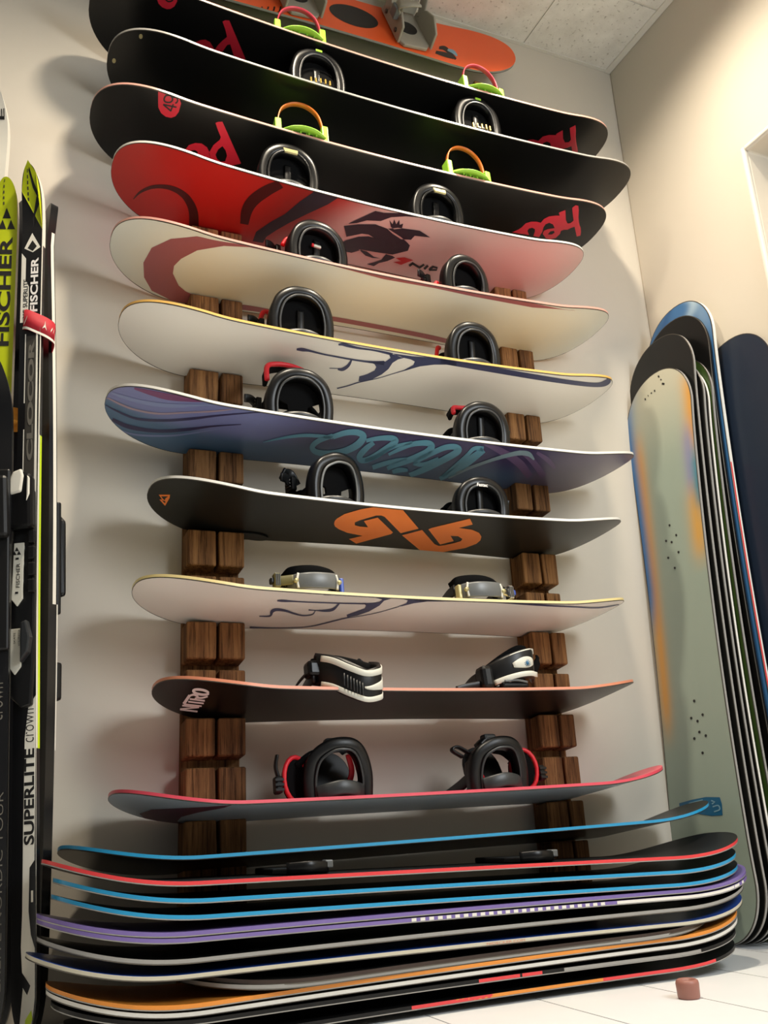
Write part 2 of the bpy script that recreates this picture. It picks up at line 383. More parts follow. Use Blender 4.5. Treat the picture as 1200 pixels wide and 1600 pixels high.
# prints on the bases: (part name, material, layer, outlines, ribbons) in board coordinates (0.1 mm along, 1/1000 of the half width across)
DECALS = {
    'h3': [
        ('size_tab', 'crimson', 1, [[-6177,990,-5666,990,-5602,913,-5603,719,-5649,606,-5735,541,-5862,523,-5991,567,-6081,660,-6110,747]], []),
        ('size_number', 'ink', 2, [], [[-5994,746,-5995,780,-5680,785,-5682,820],[-6003,747,-5987,779,-5784,664,-5768,697],[-5771,677,-5805,677,-5755,843,-5789,843],[-6013,949,-5978,944,-6017,930,-5982,925,-6022,910,-5986,906,-6025,889,-5989,890,-6023,868,-5988,878,-6015,849,-5983,868,-6002,833,-5975,857,-5984,819,-5965,850,-5961,812,-5953,846,-5933,813,-5935,847,-5902,818,-5908,851,-5871,828,-5882,859,-5844,841,-5864,869,-5824,860,-5851,880,-5809,881,-5841,894,-5799,903,-5835,909,-5796,926,-5833,921,-5802,948,-5836,931,-5814,966,-5844,943,-5830,982,-5856,955,-5846,990,-5868,964,-5862,990,-5879,969,-5881,990,-5890,973,-5901,990,-5903,974,-5922,990,-5916,972,-5944,990,-5931,967,-5965,987,-5949,958,-5985,976,-5968,947,-6005,965,-5989,936],[-5827,961,-5833,990,-5803,968,-5810,990,-5779,975,-5785,990,-5758,980,-5760,990,-5745,981,-5735,990,-5735,977,-5714,990,-5726,969,-5699,990,-5719,957,-5688,974,-5715,947,-5681,957,-5714,937,-5679,939,-5716,924,-5682,920,-5720,912,-5688,903,-5724,903,-5695,889,-5725,902,-5706,877,-5728,901,-5718,871,-5735,899,-5727,868,-5744,896,-5734,866]]),
        ('lettering', 'crimson', 1, [[-4681,727,-4627,768,-4530,801,-3725,-96,-3845,-161,-3943,-209,-4480,-211,-4603,-25,-4559,196,-4448,363,-4444,433,-4584,600],[-5208,-100,-5145,52,-5008,140,-4852,165,-4695,107,-4610,15,-4480,-211,-4822,-190,-4893,-52,-4969,-29,-5055,-63,-5083,-152,-5166,-150],[-4429,-26,-4408,122,-4332,226,-4219,141,-4140,16,-4140,-131,-4241,-169,-4355,-123]], []),
        ('lettering', 'crimson', 1, [[5552,608,5692,704,5968,425,6119,334,6208,357,6241,439,5845,788,5888,873,5990,867,6859,112,6961,-33,6850,-66,6457,264,6354,209,6289,151,6178,141,6099,99,6153,0,6123,-136,5977,-191,5811,-182,5584,-68,5543,30,5620,93,5814,154,5665,254,5508,282,5433,219,5446,118,5520,-9,5555,-179,5345,-181,5290,-50,5226,25,5114,47,5040,2,5042,-68,5190,-177,4943,-198,4624,-220,4752,-100,4797,-18,4825,129,4944,208,5099,242,5250,238,5256,359,5352,461,5528,511,5653,528],[5758,-60,5760,44,5867,74,5937,20,5898,-43]], []),
    ],
    'h1': [
        ('lettering', 'crimson', 1, [[5815,455,5930,584,6147,364,6304,274,6426,297,6435,371,6107,671,6221,767,7029,48,7101,-76,6972,-96,6624,201,6516,140,6395,94,6286,80,6277,-18,6142,-70,5881,-49,5951,95,5830,186,5698,203,5614,143,5688,-54,4992,-58,5114,122,5234,161,5423,164,5458,303,5616,385,5835,420]], []),
        ('lettering', 'crimson', 1, [[-4691,737,-4635,783,-4534,809,-3818,56,-3987,-73,-4166,78,-4329,295,-4401,253,-4465,77,-4639,42,-4679,53,-4627,190,-4549,323,-4465,435,-4560,583],[-5208,100,-5090,186,-4981,226,-4853,206,-4704,91,-4660,-43,-5103,-3]], []),
        ('size_tab', 'crimson', 1, [[-6395,886,-5945,950,-5903,812,-5937,694,-6018,612,-6102,579,-6217,577,-6321,619,-6390,701]], []),
        ('size_number', 'ink', 2, [], [[-6320,803,-6320,832,-6044,843,-6044,873],[-6197,745,-6180,773,-6179,738,-6161,766,-6160,731,-6143,759,-6139,725,-6127,754,-6114,724,-6112,753,-6088,730,-6095,758,-6063,740,-6075,766,-6039,753,-6057,776,-6020,768,-6044,786,-6007,785,-6038,793,-6002,802,-6036,803,-5999,817,-6033,817,-5996,830,-6030,831],[-6172,758,-6205,759,-6156,821,-6189,822]]),
    ],
    'h2': [
        ('rivet', 'badge', 1, [[-7303,853,-7305,812,-7326,788,-7356,791,-7381,823,-7389,867,-7377,902,-7349,911,-7320,891]], []),
        ('rivet', 'badge', 1, [[-7791,-25,-7793,-95,-7815,-156,-7846,-184,-7871,-158,-7879,-82,-7865,0,-7837,39,-7808,26]], []),
    ],
    'red': [
        ('swirl_print', 'maroon', 1, [], [[-6099,-668,-6113,-665,-6078,-615,-6099,-611,-6058,-563,-6086,-558,-6039,-514,-6073,-506,-6019,-466,-6058,-453,-5997,-421,-6039,-399,-5972,-378,-6015,-345,-5942,-333,-5986,-292,-5909,-288,-5953,-239,-5873,-244,-5918,-189,-5836,-203,-5879,-141,-5797,-165,-5839,-97,-5759,-132,-5797,-58,-5718,-104,-5754,-23,-5676,-78,-5707,8,-5631,-54,-5660,36,-5586,-34,-5612,60,-5541,-17,-5564,81,-5497,-4,-5517,99,-5455,6,-5470,114,-5413,14,-5424,126,-5371,18,-5377,135,-5330,19,-5330,141,-5289,17,-5283,145,-5248,13,-5235,145,-5207,6,-5187,143,-5165,-3,-5138,138,-5124,-16,-5089,129,-5084,-31,-5040,118,-5047,-48,-4991,103,-5012,-67,-4944,85,-4980,-89,-4898,62,-4948,-115,-4853,35,-4918,-143,-4810,5,-4889,-173,-4770,-28,-4861,-205,-4731,-63,-4835,-238,-4695,-98,-4812,-269,-4661,-135,-4792,-300,-4630,-173,-4775,-331,-4600,-213,-4758,-365,-4572,-257,-4741,-402,-4545,-304,-4724,-444,-4518,-357,-4706,-492,-4492,-417,-4689,-546,-4467,-482,-4671,-607,-4444,-549,-4652,-672,-4422,-617,-4633,-739,-4401,-683,-4613,-805,-4379,-748],[-2911,990,-2753,877,-2958,990,-2792,829,-3006,980,-2832,782,-3056,944,-2871,736,-3106,906,-2908,691,-3157,862,-2943,645,-3205,813,-2977,598,-3252,760,-3014,545,-3299,702,-3052,488,-3344,640,-3090,430,-3388,576,-3126,372,-3427,510,-3156,318,-3459,444,-3179,268,-3485,380,-3197,223,-3504,317,-3210,181,-3518,253,-3219,141,-3525,188,-3226,99,-3527,122,-3231,55,-3525,52,-3235,7,-3515,-24,-3235,-42,-3498,-101,-3232,-98,-3477,-175,-3225,-161,-3454,-247,-3215,-231,-3432,-316,-3204,-305,-3412,-384,-3195,-378]]),
        ('swirl_print', 'slate_print', 1, [[-1981,990,-1331,990,-1494,734,-1875,324,-2191,-40,-2438,-359,-2614,-631,-2630,-838,-2909,-843,-2929,-535,-2697,-172,-2418,175,-2196,640]], []),
        ('creature_print', 'slate_print', 2, [[-727,318,-619,447,-233,887,8,891,407,990,819,990,955,990,618,942,248,808,48,625,-306,551,-523,398],[-803,221,-462,374,-31,492,398,431,834,277,1041,179,1209,82,1253,-107,912,-339,418,-384,19,-403,-202,-577,-400,-585,-609,-297,-530,-202,-274,-11,-16,72,135,70,-45,130,-234,109,-581,-94],[346,435,588,542,1208,605,1605,468,1165,414,1139,261,869,213,556,324],[400,521,256,717,402,610,363,775,498,636,501,795,593,644,663,698,712,546,529,467],[724,-377,936,-384,1035,-421,889,-591,696,-722,612,-864,392,-845,546,-737,705,-589],[-82,-405,184,-428,450,-548,661,-555,425,-600,203,-570]], []),
        ('brand_mark', 'red_print', 2, [[1055,-429,1280,-341,1573,-371,1444,-491,1327,-615,1060,-583,1257,-490]], []),
        ('lettering', 'ink', 2, [], [[1607,-614,1531,-561,1659,-481,1584,-429],[1598,-511,1594,-440,1900,-611,1895,-540],[1909,-608,1839,-556,1982,-457,1913,-406],[2078,-606,1999,-560,2114,-459,2035,-413],[2234,-594,2160,-550,2275,-439,2201,-396],[2232,-466,2211,-404,2373,-473,2378,-417,2374,-489,2424,-545,2178,-541,2215,-603]]),
    ],
    'moon': [
        ('crescent_print', 'rose', 1, [[-520,990,-1934,990,-3391,990,-4229,990,-5256,887,-5787,629,-6128,242,-6208,-253,-6097,-649,-5831,-913,-5312,-990,-4725,-990,-4075,-990,-4228,-875,-4753,-720,-5055,-631,-5265,-515,-5492,-232,-5523,-20,-5424,216,-5144,548,-4595,847,-4010,972,-3341,990,-1873,985,-436,901,999,932,2152,887,3963,854,5277,918,3816,990,2056,990,950,990]], []),
        ('stripe_print', 'rose', 1, [], [[-4743,-990,-4793,-959,-4640,-990,-4691,-937,-4536,-990,-4588,-917,-4432,-990,-4485,-897,-4328,-990,-4381,-878,-4224,-990,-4277,-860,-4119,-990,-4171,-843,-4014,-990,-4067,-827,-3911,-980,-3965,-811,-3808,-967,-3861,-796,-3703,-954,-3755,-782,-3593,-944,-3643,-771,-3477,-936,-3524,-763,-3357,-931,-3401,-759,-3234,-929,-3276,-761,-3106,-929,-3147,-764,-2969,-930,-3010,-768,-2820,-929,-2863,-770,-2655,-925,-2701,-767,-2467,-916,-2516,-759,-2258,-904,-2308,-746,-2036,-889,-2088,-730,-1812,-874,-1867,-714,-1598,-861,-1653,-699,-1404,-851,-1459,-688,-1241,-846,-1296,-681,-1102,-842,-1158,-677,-974,-841,-1029,-675,-839,-841,-894,-675,-683,-843,-738,-676,-487,-845,-544,-678,-241,-848,-299,-681,49,-853,-12,-684,363,-857,300,-689,684,-862,618,-693,991,-867,924,-698,1267,-872,1198,-702,1500,-877,1429,-707,1705,-881,1633,-711,1894,-887,1821,-716,2082,-893,2009,-723,2285,-901,2210,-732,2516,-910,2441,-743,2788,-921,2711,-756,3089,-933,3012,-771,3408,-945,3329,-787,3727,-957,3649,-805,4033,-969,3957,-824,4308,-982,4236,-845,4548,-990,4482,-869,4768,-990,4707,-898,4981,-990,4924,-937,5195,-990,5142,-984,5421,-990,5372,-990,5673,-990,5626,-990]]),
        ('lettering', 'grey_print', 2, [], [[6018,-990,5928,-990,6263,-990,6167,-990],[6321,-990,6222,-990,6591,-990,6483,-990]]),
    ],
    'w1': [
        ('drip_print', 'navy_print', 1, [], [[-1791,878,-1822,932,-1775,881,-1809,942,-1758,885,-1797,952,-1743,888,-1785,962,-1728,891,-1771,972,-1712,892,-1753,981,-1695,892,-1733,986,-1678,891,-1710,989,-1659,888,-1688,989,-1637,884,-1665,988,-1612,880,-1640,985,-1581,876,-1612,982,-1546,874,-1578,978,-1505,872,-1536,974,-1459,871,-1488,967,-1408,870,-1436,960,-1354,870,-1382,953,-1300,870,-1326,947,-1246,871,-1273,944,-1194,875,-1221,943,-1141,879,-1167,944,-1087,885,-1113,947,-1033,890,-1058,950,-979,894,-1003,952,-924,896,-947,954,-867,895,-890,954,-807,892,-830,954,-747,888,-771,954,-687,883,-713,953,-630,877,-658,952,-578,872,-607,951,-532,867,-561,949,-490,862,-520,947,-451,856,-482,945,-414,850,-445,942,-376,844,-409,939,-336,838,-371,937],[-2695,469,-2721,534,-2670,468,-2701,543,-2645,466,-2681,554,-2621,465,-2661,564,-2596,464,-2640,574,-2572,463,-2617,582,-2547,464,-2591,586,-2522,467,-2565,588,-2500,471,-2540,587,-2477,477,-2512,584,-2451,482,-2481,579,-2420,486,-2445,574,-2380,487,-2402,568,-2330,486,-2350,561,-2271,482,-2289,553,-2206,476,-2223,543,-2137,470,-2154,533,-2069,464,-2086,525,-2004,460,-2021,518,-1941,457,-1959,514,-1879,455,-1897,512,-1817,453,-1836,510,-1755,451,-1774,509,-1693,449,-1713,509,-1631,448,-1651,507,-1569,446,-1589,506,-1506,444,-1527,504,-1444,443,-1464,502,-1381,441,-1402,501,-1319,440,-1340,500,-1256,439,-1278,500,-1192,439,-1215,500,-1128,438,-1151,501,-1063,438,-1088,502,-1000,439,-1026,504,-939,439,-966,507,-880,440,-910,511,-825,442,-857,517,-773,444,-807,523,-722,447,-760,531,-674,450,-715,539,-628,452,-672,548,-584,454,-631,556,-542,456,-594,565,-503,457,-560,575,-466,459,-528,585,-431,460,-497,595,-395,461,-466,605,-359,462,-434,615],[354,501,384,464,298,448,326,413,241,394,267,361,183,339,207,309,127,285,149,257,72,233,92,208,21,185,39,161,-26,140,-8,117,-67,100,-50,77,-107,61,-89,38,-147,23,-130,0,-191,-16,-174,-39,-243,-56,-225,-82,-305,-100,-287,-128,-377,-146,-356,-177,-452,-193,-430,-227,-527,-239,-503,-276,-596,-283,-570,-323,-656,-325,-628,-366,-703,-363,-674,-404,-742,-398,-712,-440,-775,-432,-745,-473,-805,-464,-776,-505,-836,-495,-807,-536,-870,-526,-842,-567,-907,-557,-879,-598,-944,-586,-917,-628,-983,-615,-956,-657,-1021,-643,-994,-685,-1060,-671,-1033,-713,-1098,-700,-1071,-742],[-1270,474,-1221,454,-1269,435,-1213,413,-1267,395,-1203,371,-1265,356,-1194,328,-1265,319,-1185,283,-1266,287,-1180,239,-1270,258,-1179,196,-1277,230,-1183,155,-1286,201,-1191,117,-1298,174,-1202,81,-1310,149,-1217,49,-1323,128,-1233,21,-1334,112,-1254,-1,-1344,102,-1279,-14,-1356,95,-1306,-18,-1371,89,-1334,-14,-1390,85,-1359,-8,-1411,81,-1381,-2,-1431,75,-1403,2],[-1416,76,-1404,50,-1640,35,-1629,10]]),
        ('drip_print', 'navy_print', 1, [[-559,920,-395,894,-159,879,-17,829,-125,746,-193,588,-172,332,-234,81,-381,-164,-585,-302,-678,-311,-756,-112,-671,-51,-594,27,-488,199,-514,339,-607,431,-794,500,-618,526,-389,598,-337,752,-437,867],[-372,922,152,936,576,990,1109,990,1350,990,1468,824,1221,839,874,762,564,621,352,443,231,380,363,632,325,767,180,819,-101,842]], []),
        ('drip_print', 'navy_print', 1, [], [[1025,835,915,990,1170,832,1060,990,1304,828,1195,990,1440,825,1330,990,1587,821,1477,990,1757,816,1646,990,1960,810,1849,990,2212,802,2100,990,2507,792,2393,990,2827,780,2712,979,3155,767,3038,962,3472,756,3352,945,3757,746,3636,930,4014,739,3892,918,4259,732,4136,906,4493,725,4367,896,4721,709,4589,880,4940,687,4802,859,5149,662,5002,835,5341,642,5186,812,5517,625,5352,796,5676,611,5500,785,5821,602,5632,779,5954,598,5748,779,6078,600,5850,786,6189,611,5928,802,6280,631,5978,825,6351,662,6007,851,6402,702,6022,878,6435,748,6033,906,6456,798,6046,930,6456,858,6056,944,6424,914,6064,953,6375,956,6066,969,6325,987,6060,990,6282,990,6048,990,6247,990,6041,990]]),
    ],
    'w2': [
        ('drip_print', 'navy_print', 1, [], [[-2385,973,-2416,990,-2368,975,-2405,990,-2352,976,-2397,990,-2337,977,-2388,990,-2321,978,-2375,990,-2302,979,-2358,990,-2278,981,-2333,990,-2248,983,-2300,990,-2214,987,-2261,990,-2175,990,-2218,990,-2133,990,-2171,990,-2088,990,-2121,990,-2040,990,-2071,990,-1991,990,-2021,990,-1939,990,-1969,990,-1885,990,-1915,990,-1826,990,-1857,990,-1761,990,-1794,990,-1689,990,-1723,990,-1604,990,-1638,990,-1504,990,-1539,990,-1398,990,-1434,990,-1294,990,-1332,990,-1201,990,-1240,990,-1128,990,-1166,990,-1077,990,-1115,990,-1043,990,-1079,990,-1021,990,-1053,990,-1004,990,-1033,990,-983,990,-1017,990,-957,990,-995,990],[-3283,534,-3306,593,-3263,530,-3291,599,-3244,524,-3278,607,-3226,519,-3265,614,-3206,515,-3249,621,-3183,512,-3229,626,-3153,511,-3201,629,-3118,513,-3164,629,-3078,517,-3121,625,-3034,523,-3073,620,-2987,530,-3021,615,-2937,535,-2968,610,-2887,539,-2914,607,-2838,541,-2864,605,-2790,542,-2815,604,-2739,542,-2765,604,-2683,543,-2709,604,-2617,543,-2643,605,-2538,545,-2564,607,-2438,548,-2464,610,-2318,553,-2345,614,-2187,557,-2215,619,-2057,562,-2085,624,-1935,567,-1964,630,-1833,571,-1863,635,-1753,574,-1783,639,-1686,577,-1717,644,-1629,581,-1662,649,-1578,584,-1612,654,-1529,587,-1564,659,-1478,590,-1514,663,-1427,594,-1463,668,-1378,597,-1415,673,-1332,600,-1370,678,-1286,603,-1325,682,-1240,607,-1280,687,-1193,610,-1234,692],[-357,584,-335,552,-414,514,-392,481,-470,441,-449,409,-527,369,-505,336,-585,297,-563,264,-644,229,-623,196,-707,166,-686,132,-775,106,-755,72,-850,48,-830,15,-926,-6,-908,-39,-1001,-56,-982,-88,-1069,-98,-1050,-132,-1127,-133,-1107,-169,-1171,-154,-1150,-194,-1203,-161,-1179,-207,-1228,-161,-1202,-215,-1254,-163,-1223,-224,-1284,-172,-1248,-239,-1325,-198,-1285,-268,-1377,-243,-1336,-314,-1438,-302,-1397,-375,-1504,-369,-1463,-442,-1570,-438,-1530,-511,-1633,-502,-1593,-574,-1687,-556,-1648,-627,-1730,-598,-1692,-669,-1767,-634,-1729,-704,-1799,-666,-1763,-734,-1830,-694,-1795,-761,-1863,-720,-1830,-785,-1902,-745,-1869,-809,-1941,-769,-1910,-832,-1978,-791,-1948,-853,-2017,-811,-1989,-871,-2062,-829,-2035,-888,-2117,-845,-2092,-903,-2186,-860,-2162,-916,-2273,-873,-2250,-928,-2377,-884,-2355,-937,-2490,-894,-2469,-944,-2606,-901,-2587,-950,-2721,-905,-2701,-955,-2826,-906,-2805,-961,-2924,-904,-2900,-966,-3018,-898,-2991,-971,-3109,-889,-3078,-975,-3200,-880,-3164,-978,-3290,-870,-3249,-982,-3380,-862,-3336,-985],[-1864,611,-1818,563,-1865,558,-1810,503,-1865,503,-1801,439,-1864,449,-1791,373,-1866,399,-1784,308,-1870,357,-1781,248,-1878,325,-1787,197,-1890,300,-1801,159,-1906,280,-1820,133,-1924,264,-1845,115,-1946,251,-1872,104,-1972,239,-1903,98,-2001,226,-1937,93,-2033,214,-1977,92,-2071,203,-2023,96,-2112,194,-2073,105,-2153,186,-2123,114,-2193,181,-2169,123,-2230,177,-2209,128,-2262,177,-2242,129,-2291,179,-2271,130,-2319,184,-2296,129,-2346,189,-2321,127,-2373,194,-2345,126,-2400,199,-2370,125],[-2227,149,-2197,123,-2221,111,-2191,87,-2212,71,-2182,49,-2203,33,-2172,8,-2198,0,-2165,-34,-2198,-29,-2164,-74,-2205,-54,-2172,-107,-2222,-75,-2189,-134,-2247,-94,-2214,-157,-2277,-110,-2245,-176,-2312,-121,-2279,-191,-2348,-127,-2316,-201,-2385,-128,-2353,-205,-2422,-122,-2392,-202,-2462,-109,-2434,-192,-2505,-92,-2477,-178,-2549,-71,-2521,-160,-2593,-49,-2565,-142,-2638,-26,-2610,-123,-2683,-2,-2655,-102,-2729,26,-2702,-78,-2777,56,-2749,-52,-2825,85,-2794,-29,-2872,112,-2838,-8,-2917,133,-2878,7,-2962,150,-2918,18,-3006,164,-2959,26,-3049,175,-2998,32,-3090,183,-3034,34,-3126,186,-3065,33,-3157,184,-3090,28,-3182,178,-3107,19,-3202,166,-3118,7,-3218,149,-3125,-6,-3229,126,-3129,-21,-3235,97,-3132,-39,-3237,57,-3135,-52,-3227,-3,-3136,-62,-3207,-64,-3130,-89,-3188,-112,-3118,-136,-3173,-149,-3105,-194,-3165,-175,-3101,-251,-3166,-199,-3115,-289,-3183,-218,-3143,-306,-3214,-230,-3181,-312,-3254,-237,-3225,-312,-3298,-240,-3272,-309,-3343,-243,-3319,-306,-3384,-249,-3362,-306]]),
        ('drip_print', 'navy_print', 1, [[-1155,990,-989,990,-773,990,-879,863,-847,587,-922,219,-1088,-55,-1272,-183,-1366,-25,-1282,111,-1115,380,-1164,552,-1296,667,-1064,720,-954,793,-948,923],[-1099,990,-451,990,60,990,420,990,529,978,204,946,-94,800,-288,601,-382,565,-273,782,-330,951,-468,990]], []),
        ('drip_print', 'navy_print', 1, [], [[31,915,-158,990,127,925,-53,990,219,936,48,990,312,947,150,990,409,957,256,990,516,967,372,990,637,975,501,990,779,981,650,990,941,987,817,990,1113,990,994,990,1287,990,1172,990,1453,990,1343,990,1602,990,1497,990,1730,990,1630,990,1841,990,1746,990,1945,987,1855,990,2048,982,1962,990,2159,976,2076,990,2285,968,2206,990,2430,957,2353,990,2589,944,2514,990,2757,929,2683,990,2926,913,2854,990,3093,899,3022,990,3251,887,3181,980,3400,877,3330,967,3544,870,3475,957,3685,863,3616,948,3824,856,3755,940,3966,845,3894,929,4114,827,4039,913,4273,799,4194,888,4445,759,4360,853,4627,713,4534,810,4817,668,4713,770,5008,626,4891,734,5192,590,5064,703,5360,569,5221,685,5509,563,5365,678,5648,569,5501,681,5786,586,5639,691,5941,618,5793,708,6142,753,5986,751]]),
    ],
    'nitro': [
        ('swirl_print', 'magenta_print', 1, [], [[-6637,901,-6641,984,-6581,872,-6586,973,-6524,847,-6530,967,-6467,826,-6475,962,-6409,807,-6419,960,-6351,792,-6363,959,-6291,781,-6306,959,-6231,772,-6247,959,-6170,765,-6188,960,-6108,759,-6129,961,-6044,756,-6069,964,-5978,758,-6008,967,-5909,766,-5944,973,-5835,780,-5875,982,-5759,799,-5800,990,-5681,822,-5723,990,-5604,847,-5645,990,-5530,871,-5569,990,-5462,894,-5498,990,-5401,914,-5432,990,-5344,937,-5371,990,-5290,959,-5313,990,-5237,981,-5256,990,-5184,990,-5198,990,-5130,990,-5139,990]]),
        ('swirl_print', 'pink_print', 1, [], [[-7111,990,-7108,990,-7067,161,-7063,305,-7019,99,-7015,219,-6971,70,-6967,182,-6923,51,-6918,160,-6872,39,-6869,146,-6821,34,-6818,138,-6769,31,-6766,131,-6717,28,-6715,124,-6665,28,-6664,119,-6609,31,-6609,118,-6548,39,-6551,122,-6482,52,-6487,131,-6410,69,-6416,146,-6331,88,-6338,162,-6248,109,-6257,181,-6162,133,-6172,203,-6074,161,-6087,230,-5987,195,-6002,261,-5899,235,-5916,299,-5810,283,-5828,343,-5720,334,-5738,392,-5629,386,-5648,442,-5539,437,-5558,491,-5449,484,-5467,537,-5357,530,-5376,582,-5263,575,-5283,629,-5169,620,-5189,674,-5076,663,-5097,718,-4987,704,-5008,759,-4904,743,-4925,797,-4828,780,-4849,831,-4758,816,-4779,863,-4693,850,-4712,893,-4630,884,-4647,922,-4566,918,-4581,950,-4501,951,-4513,979]]),
        ('swirl_print', 'indigo_print', 1, [], [[-7072,-792,-7069,-652,-7034,-585,-7030,-479,-6998,-512,-6993,-413,-6962,-471,-6957,-374,-6923,-440,-6919,-344,-6878,-412,-6874,-317,-6824,-384,-6821,-290,-6760,-359,-6757,-267,-6689,-343,-6686,-251,-6611,-328,-6609,-238,-6527,-312,-6528,-223,-6440,-291,-6445,-203,-6352,-261,-6361,-175,-6262,-222,-6274,-136,-6167,-175,-6183,-91,-6071,-126,-6089,-42,-5973,-75,-5994,9,-5877,-24,-5899,59,-5783,24,-5807,108,-5690,73,-5716,156,-5599,123,-5627,206,-5509,175,-5539,258,-5419,227,-5450,310,-5330,280,-5362,362,-5241,333,-5273,413,-5155,384,-5187,462,-5074,434,-5105,509,-4993,485,-5022,555,-4908,537,-4936,602,-4815,590,-4841,651,-4709,644,-4733,701,-4588,700,-4610,753,-4453,759,-4474,807,-4311,820,-4329,863,-4165,884,-4181,922,-4018,947,-4033,981,-3876,990,-3890,990],[-6845,-990,-6839,-808,-6779,-935,-6772,-738,-6715,-887,-6707,-694,-6649,-852,-6643,-662,-6580,-820,-6577,-634,-6504,-784,-6508,-604,-6421,-740,-6432,-567,-6329,-688,-6346,-525,-6231,-634,-6251,-481,-6128,-580,-6151,-438,-6024,-527,-6048,-395,-5920,-476,-5946,-352,-5820,-427,-5849,-309,-5723,-377,-5755,-264,-5629,-326,-5663,-215,-5535,-273,-5572,-163,-5443,-219,-5481,-110,-5351,-166,-5390,-58,-5260,-113,-5299,-9,-5169,-59,-5208,40,-5079,-1,-5117,91,-4991,58,-5026,141,-4903,116,-4934,190,-4814,170,-4841,237,-4723,219,-4747,278,-4629,261,-4651,315,-4534,299,-4553,347,-4439,335,-4455,378,-4343,371,-4357,408,-4247,407,-4259,439,-4151,445,-4161,470]]),
        ('swirl_print', 'periwinkle', 1, [], [[-7050,782,-7050,921,-7003,606,-7002,741,-6957,522,-6956,662,-6911,468,-6910,616,-6863,432,-6863,586,-6811,406,-6813,566,-6755,391,-6759,552,-6696,381,-6700,542,-6634,374,-6639,533,-6568,371,-6575,527,-6498,373,-6508,525,-6424,381,-6437,529,-6345,394,-6361,539,-6262,410,-6281,553,-6177,428,-6198,569,-6087,449,-6111,589,-5992,476,-6019,613,-5889,510,-5920,642,-5779,553,-5812,678,-5660,608,-5694,721,-5531,672,-5563,773,-5396,743,-5425,829,-5257,820,-5283,891,-5118,893,-5139,951,-4980,960,-4997,990],[-6654,-990,-6656,-990,-6584,-990,-6586,-990,-6516,-990,-6518,-947,-6447,-968,-6450,-900,-6375,-927,-6381,-856,-6299,-885,-6308,-811,-6217,-835,-6229,-761,-6126,-777,-6141,-703,-6028,-715,-6044,-642,-5925,-653,-5943,-581,-5823,-594,-5842,-523,-5725,-540,-5745,-470,-5636,-492,-5656,-424,-5560,-453,-5581,-385,-5494,-417,-5516,-351,-5432,-382,-5455,-317,-5370,-344,-5393,-281,-5301,-301,-5324,-240,-5219,-248,-5242,-190,-5122,-185,-5144,-131,-5015,-113,-5036,-64,-4901,-36,-4920,7,-4783,41,-4799,78,-4664,115,-4678,146,-4548,184,-4560,209]]),
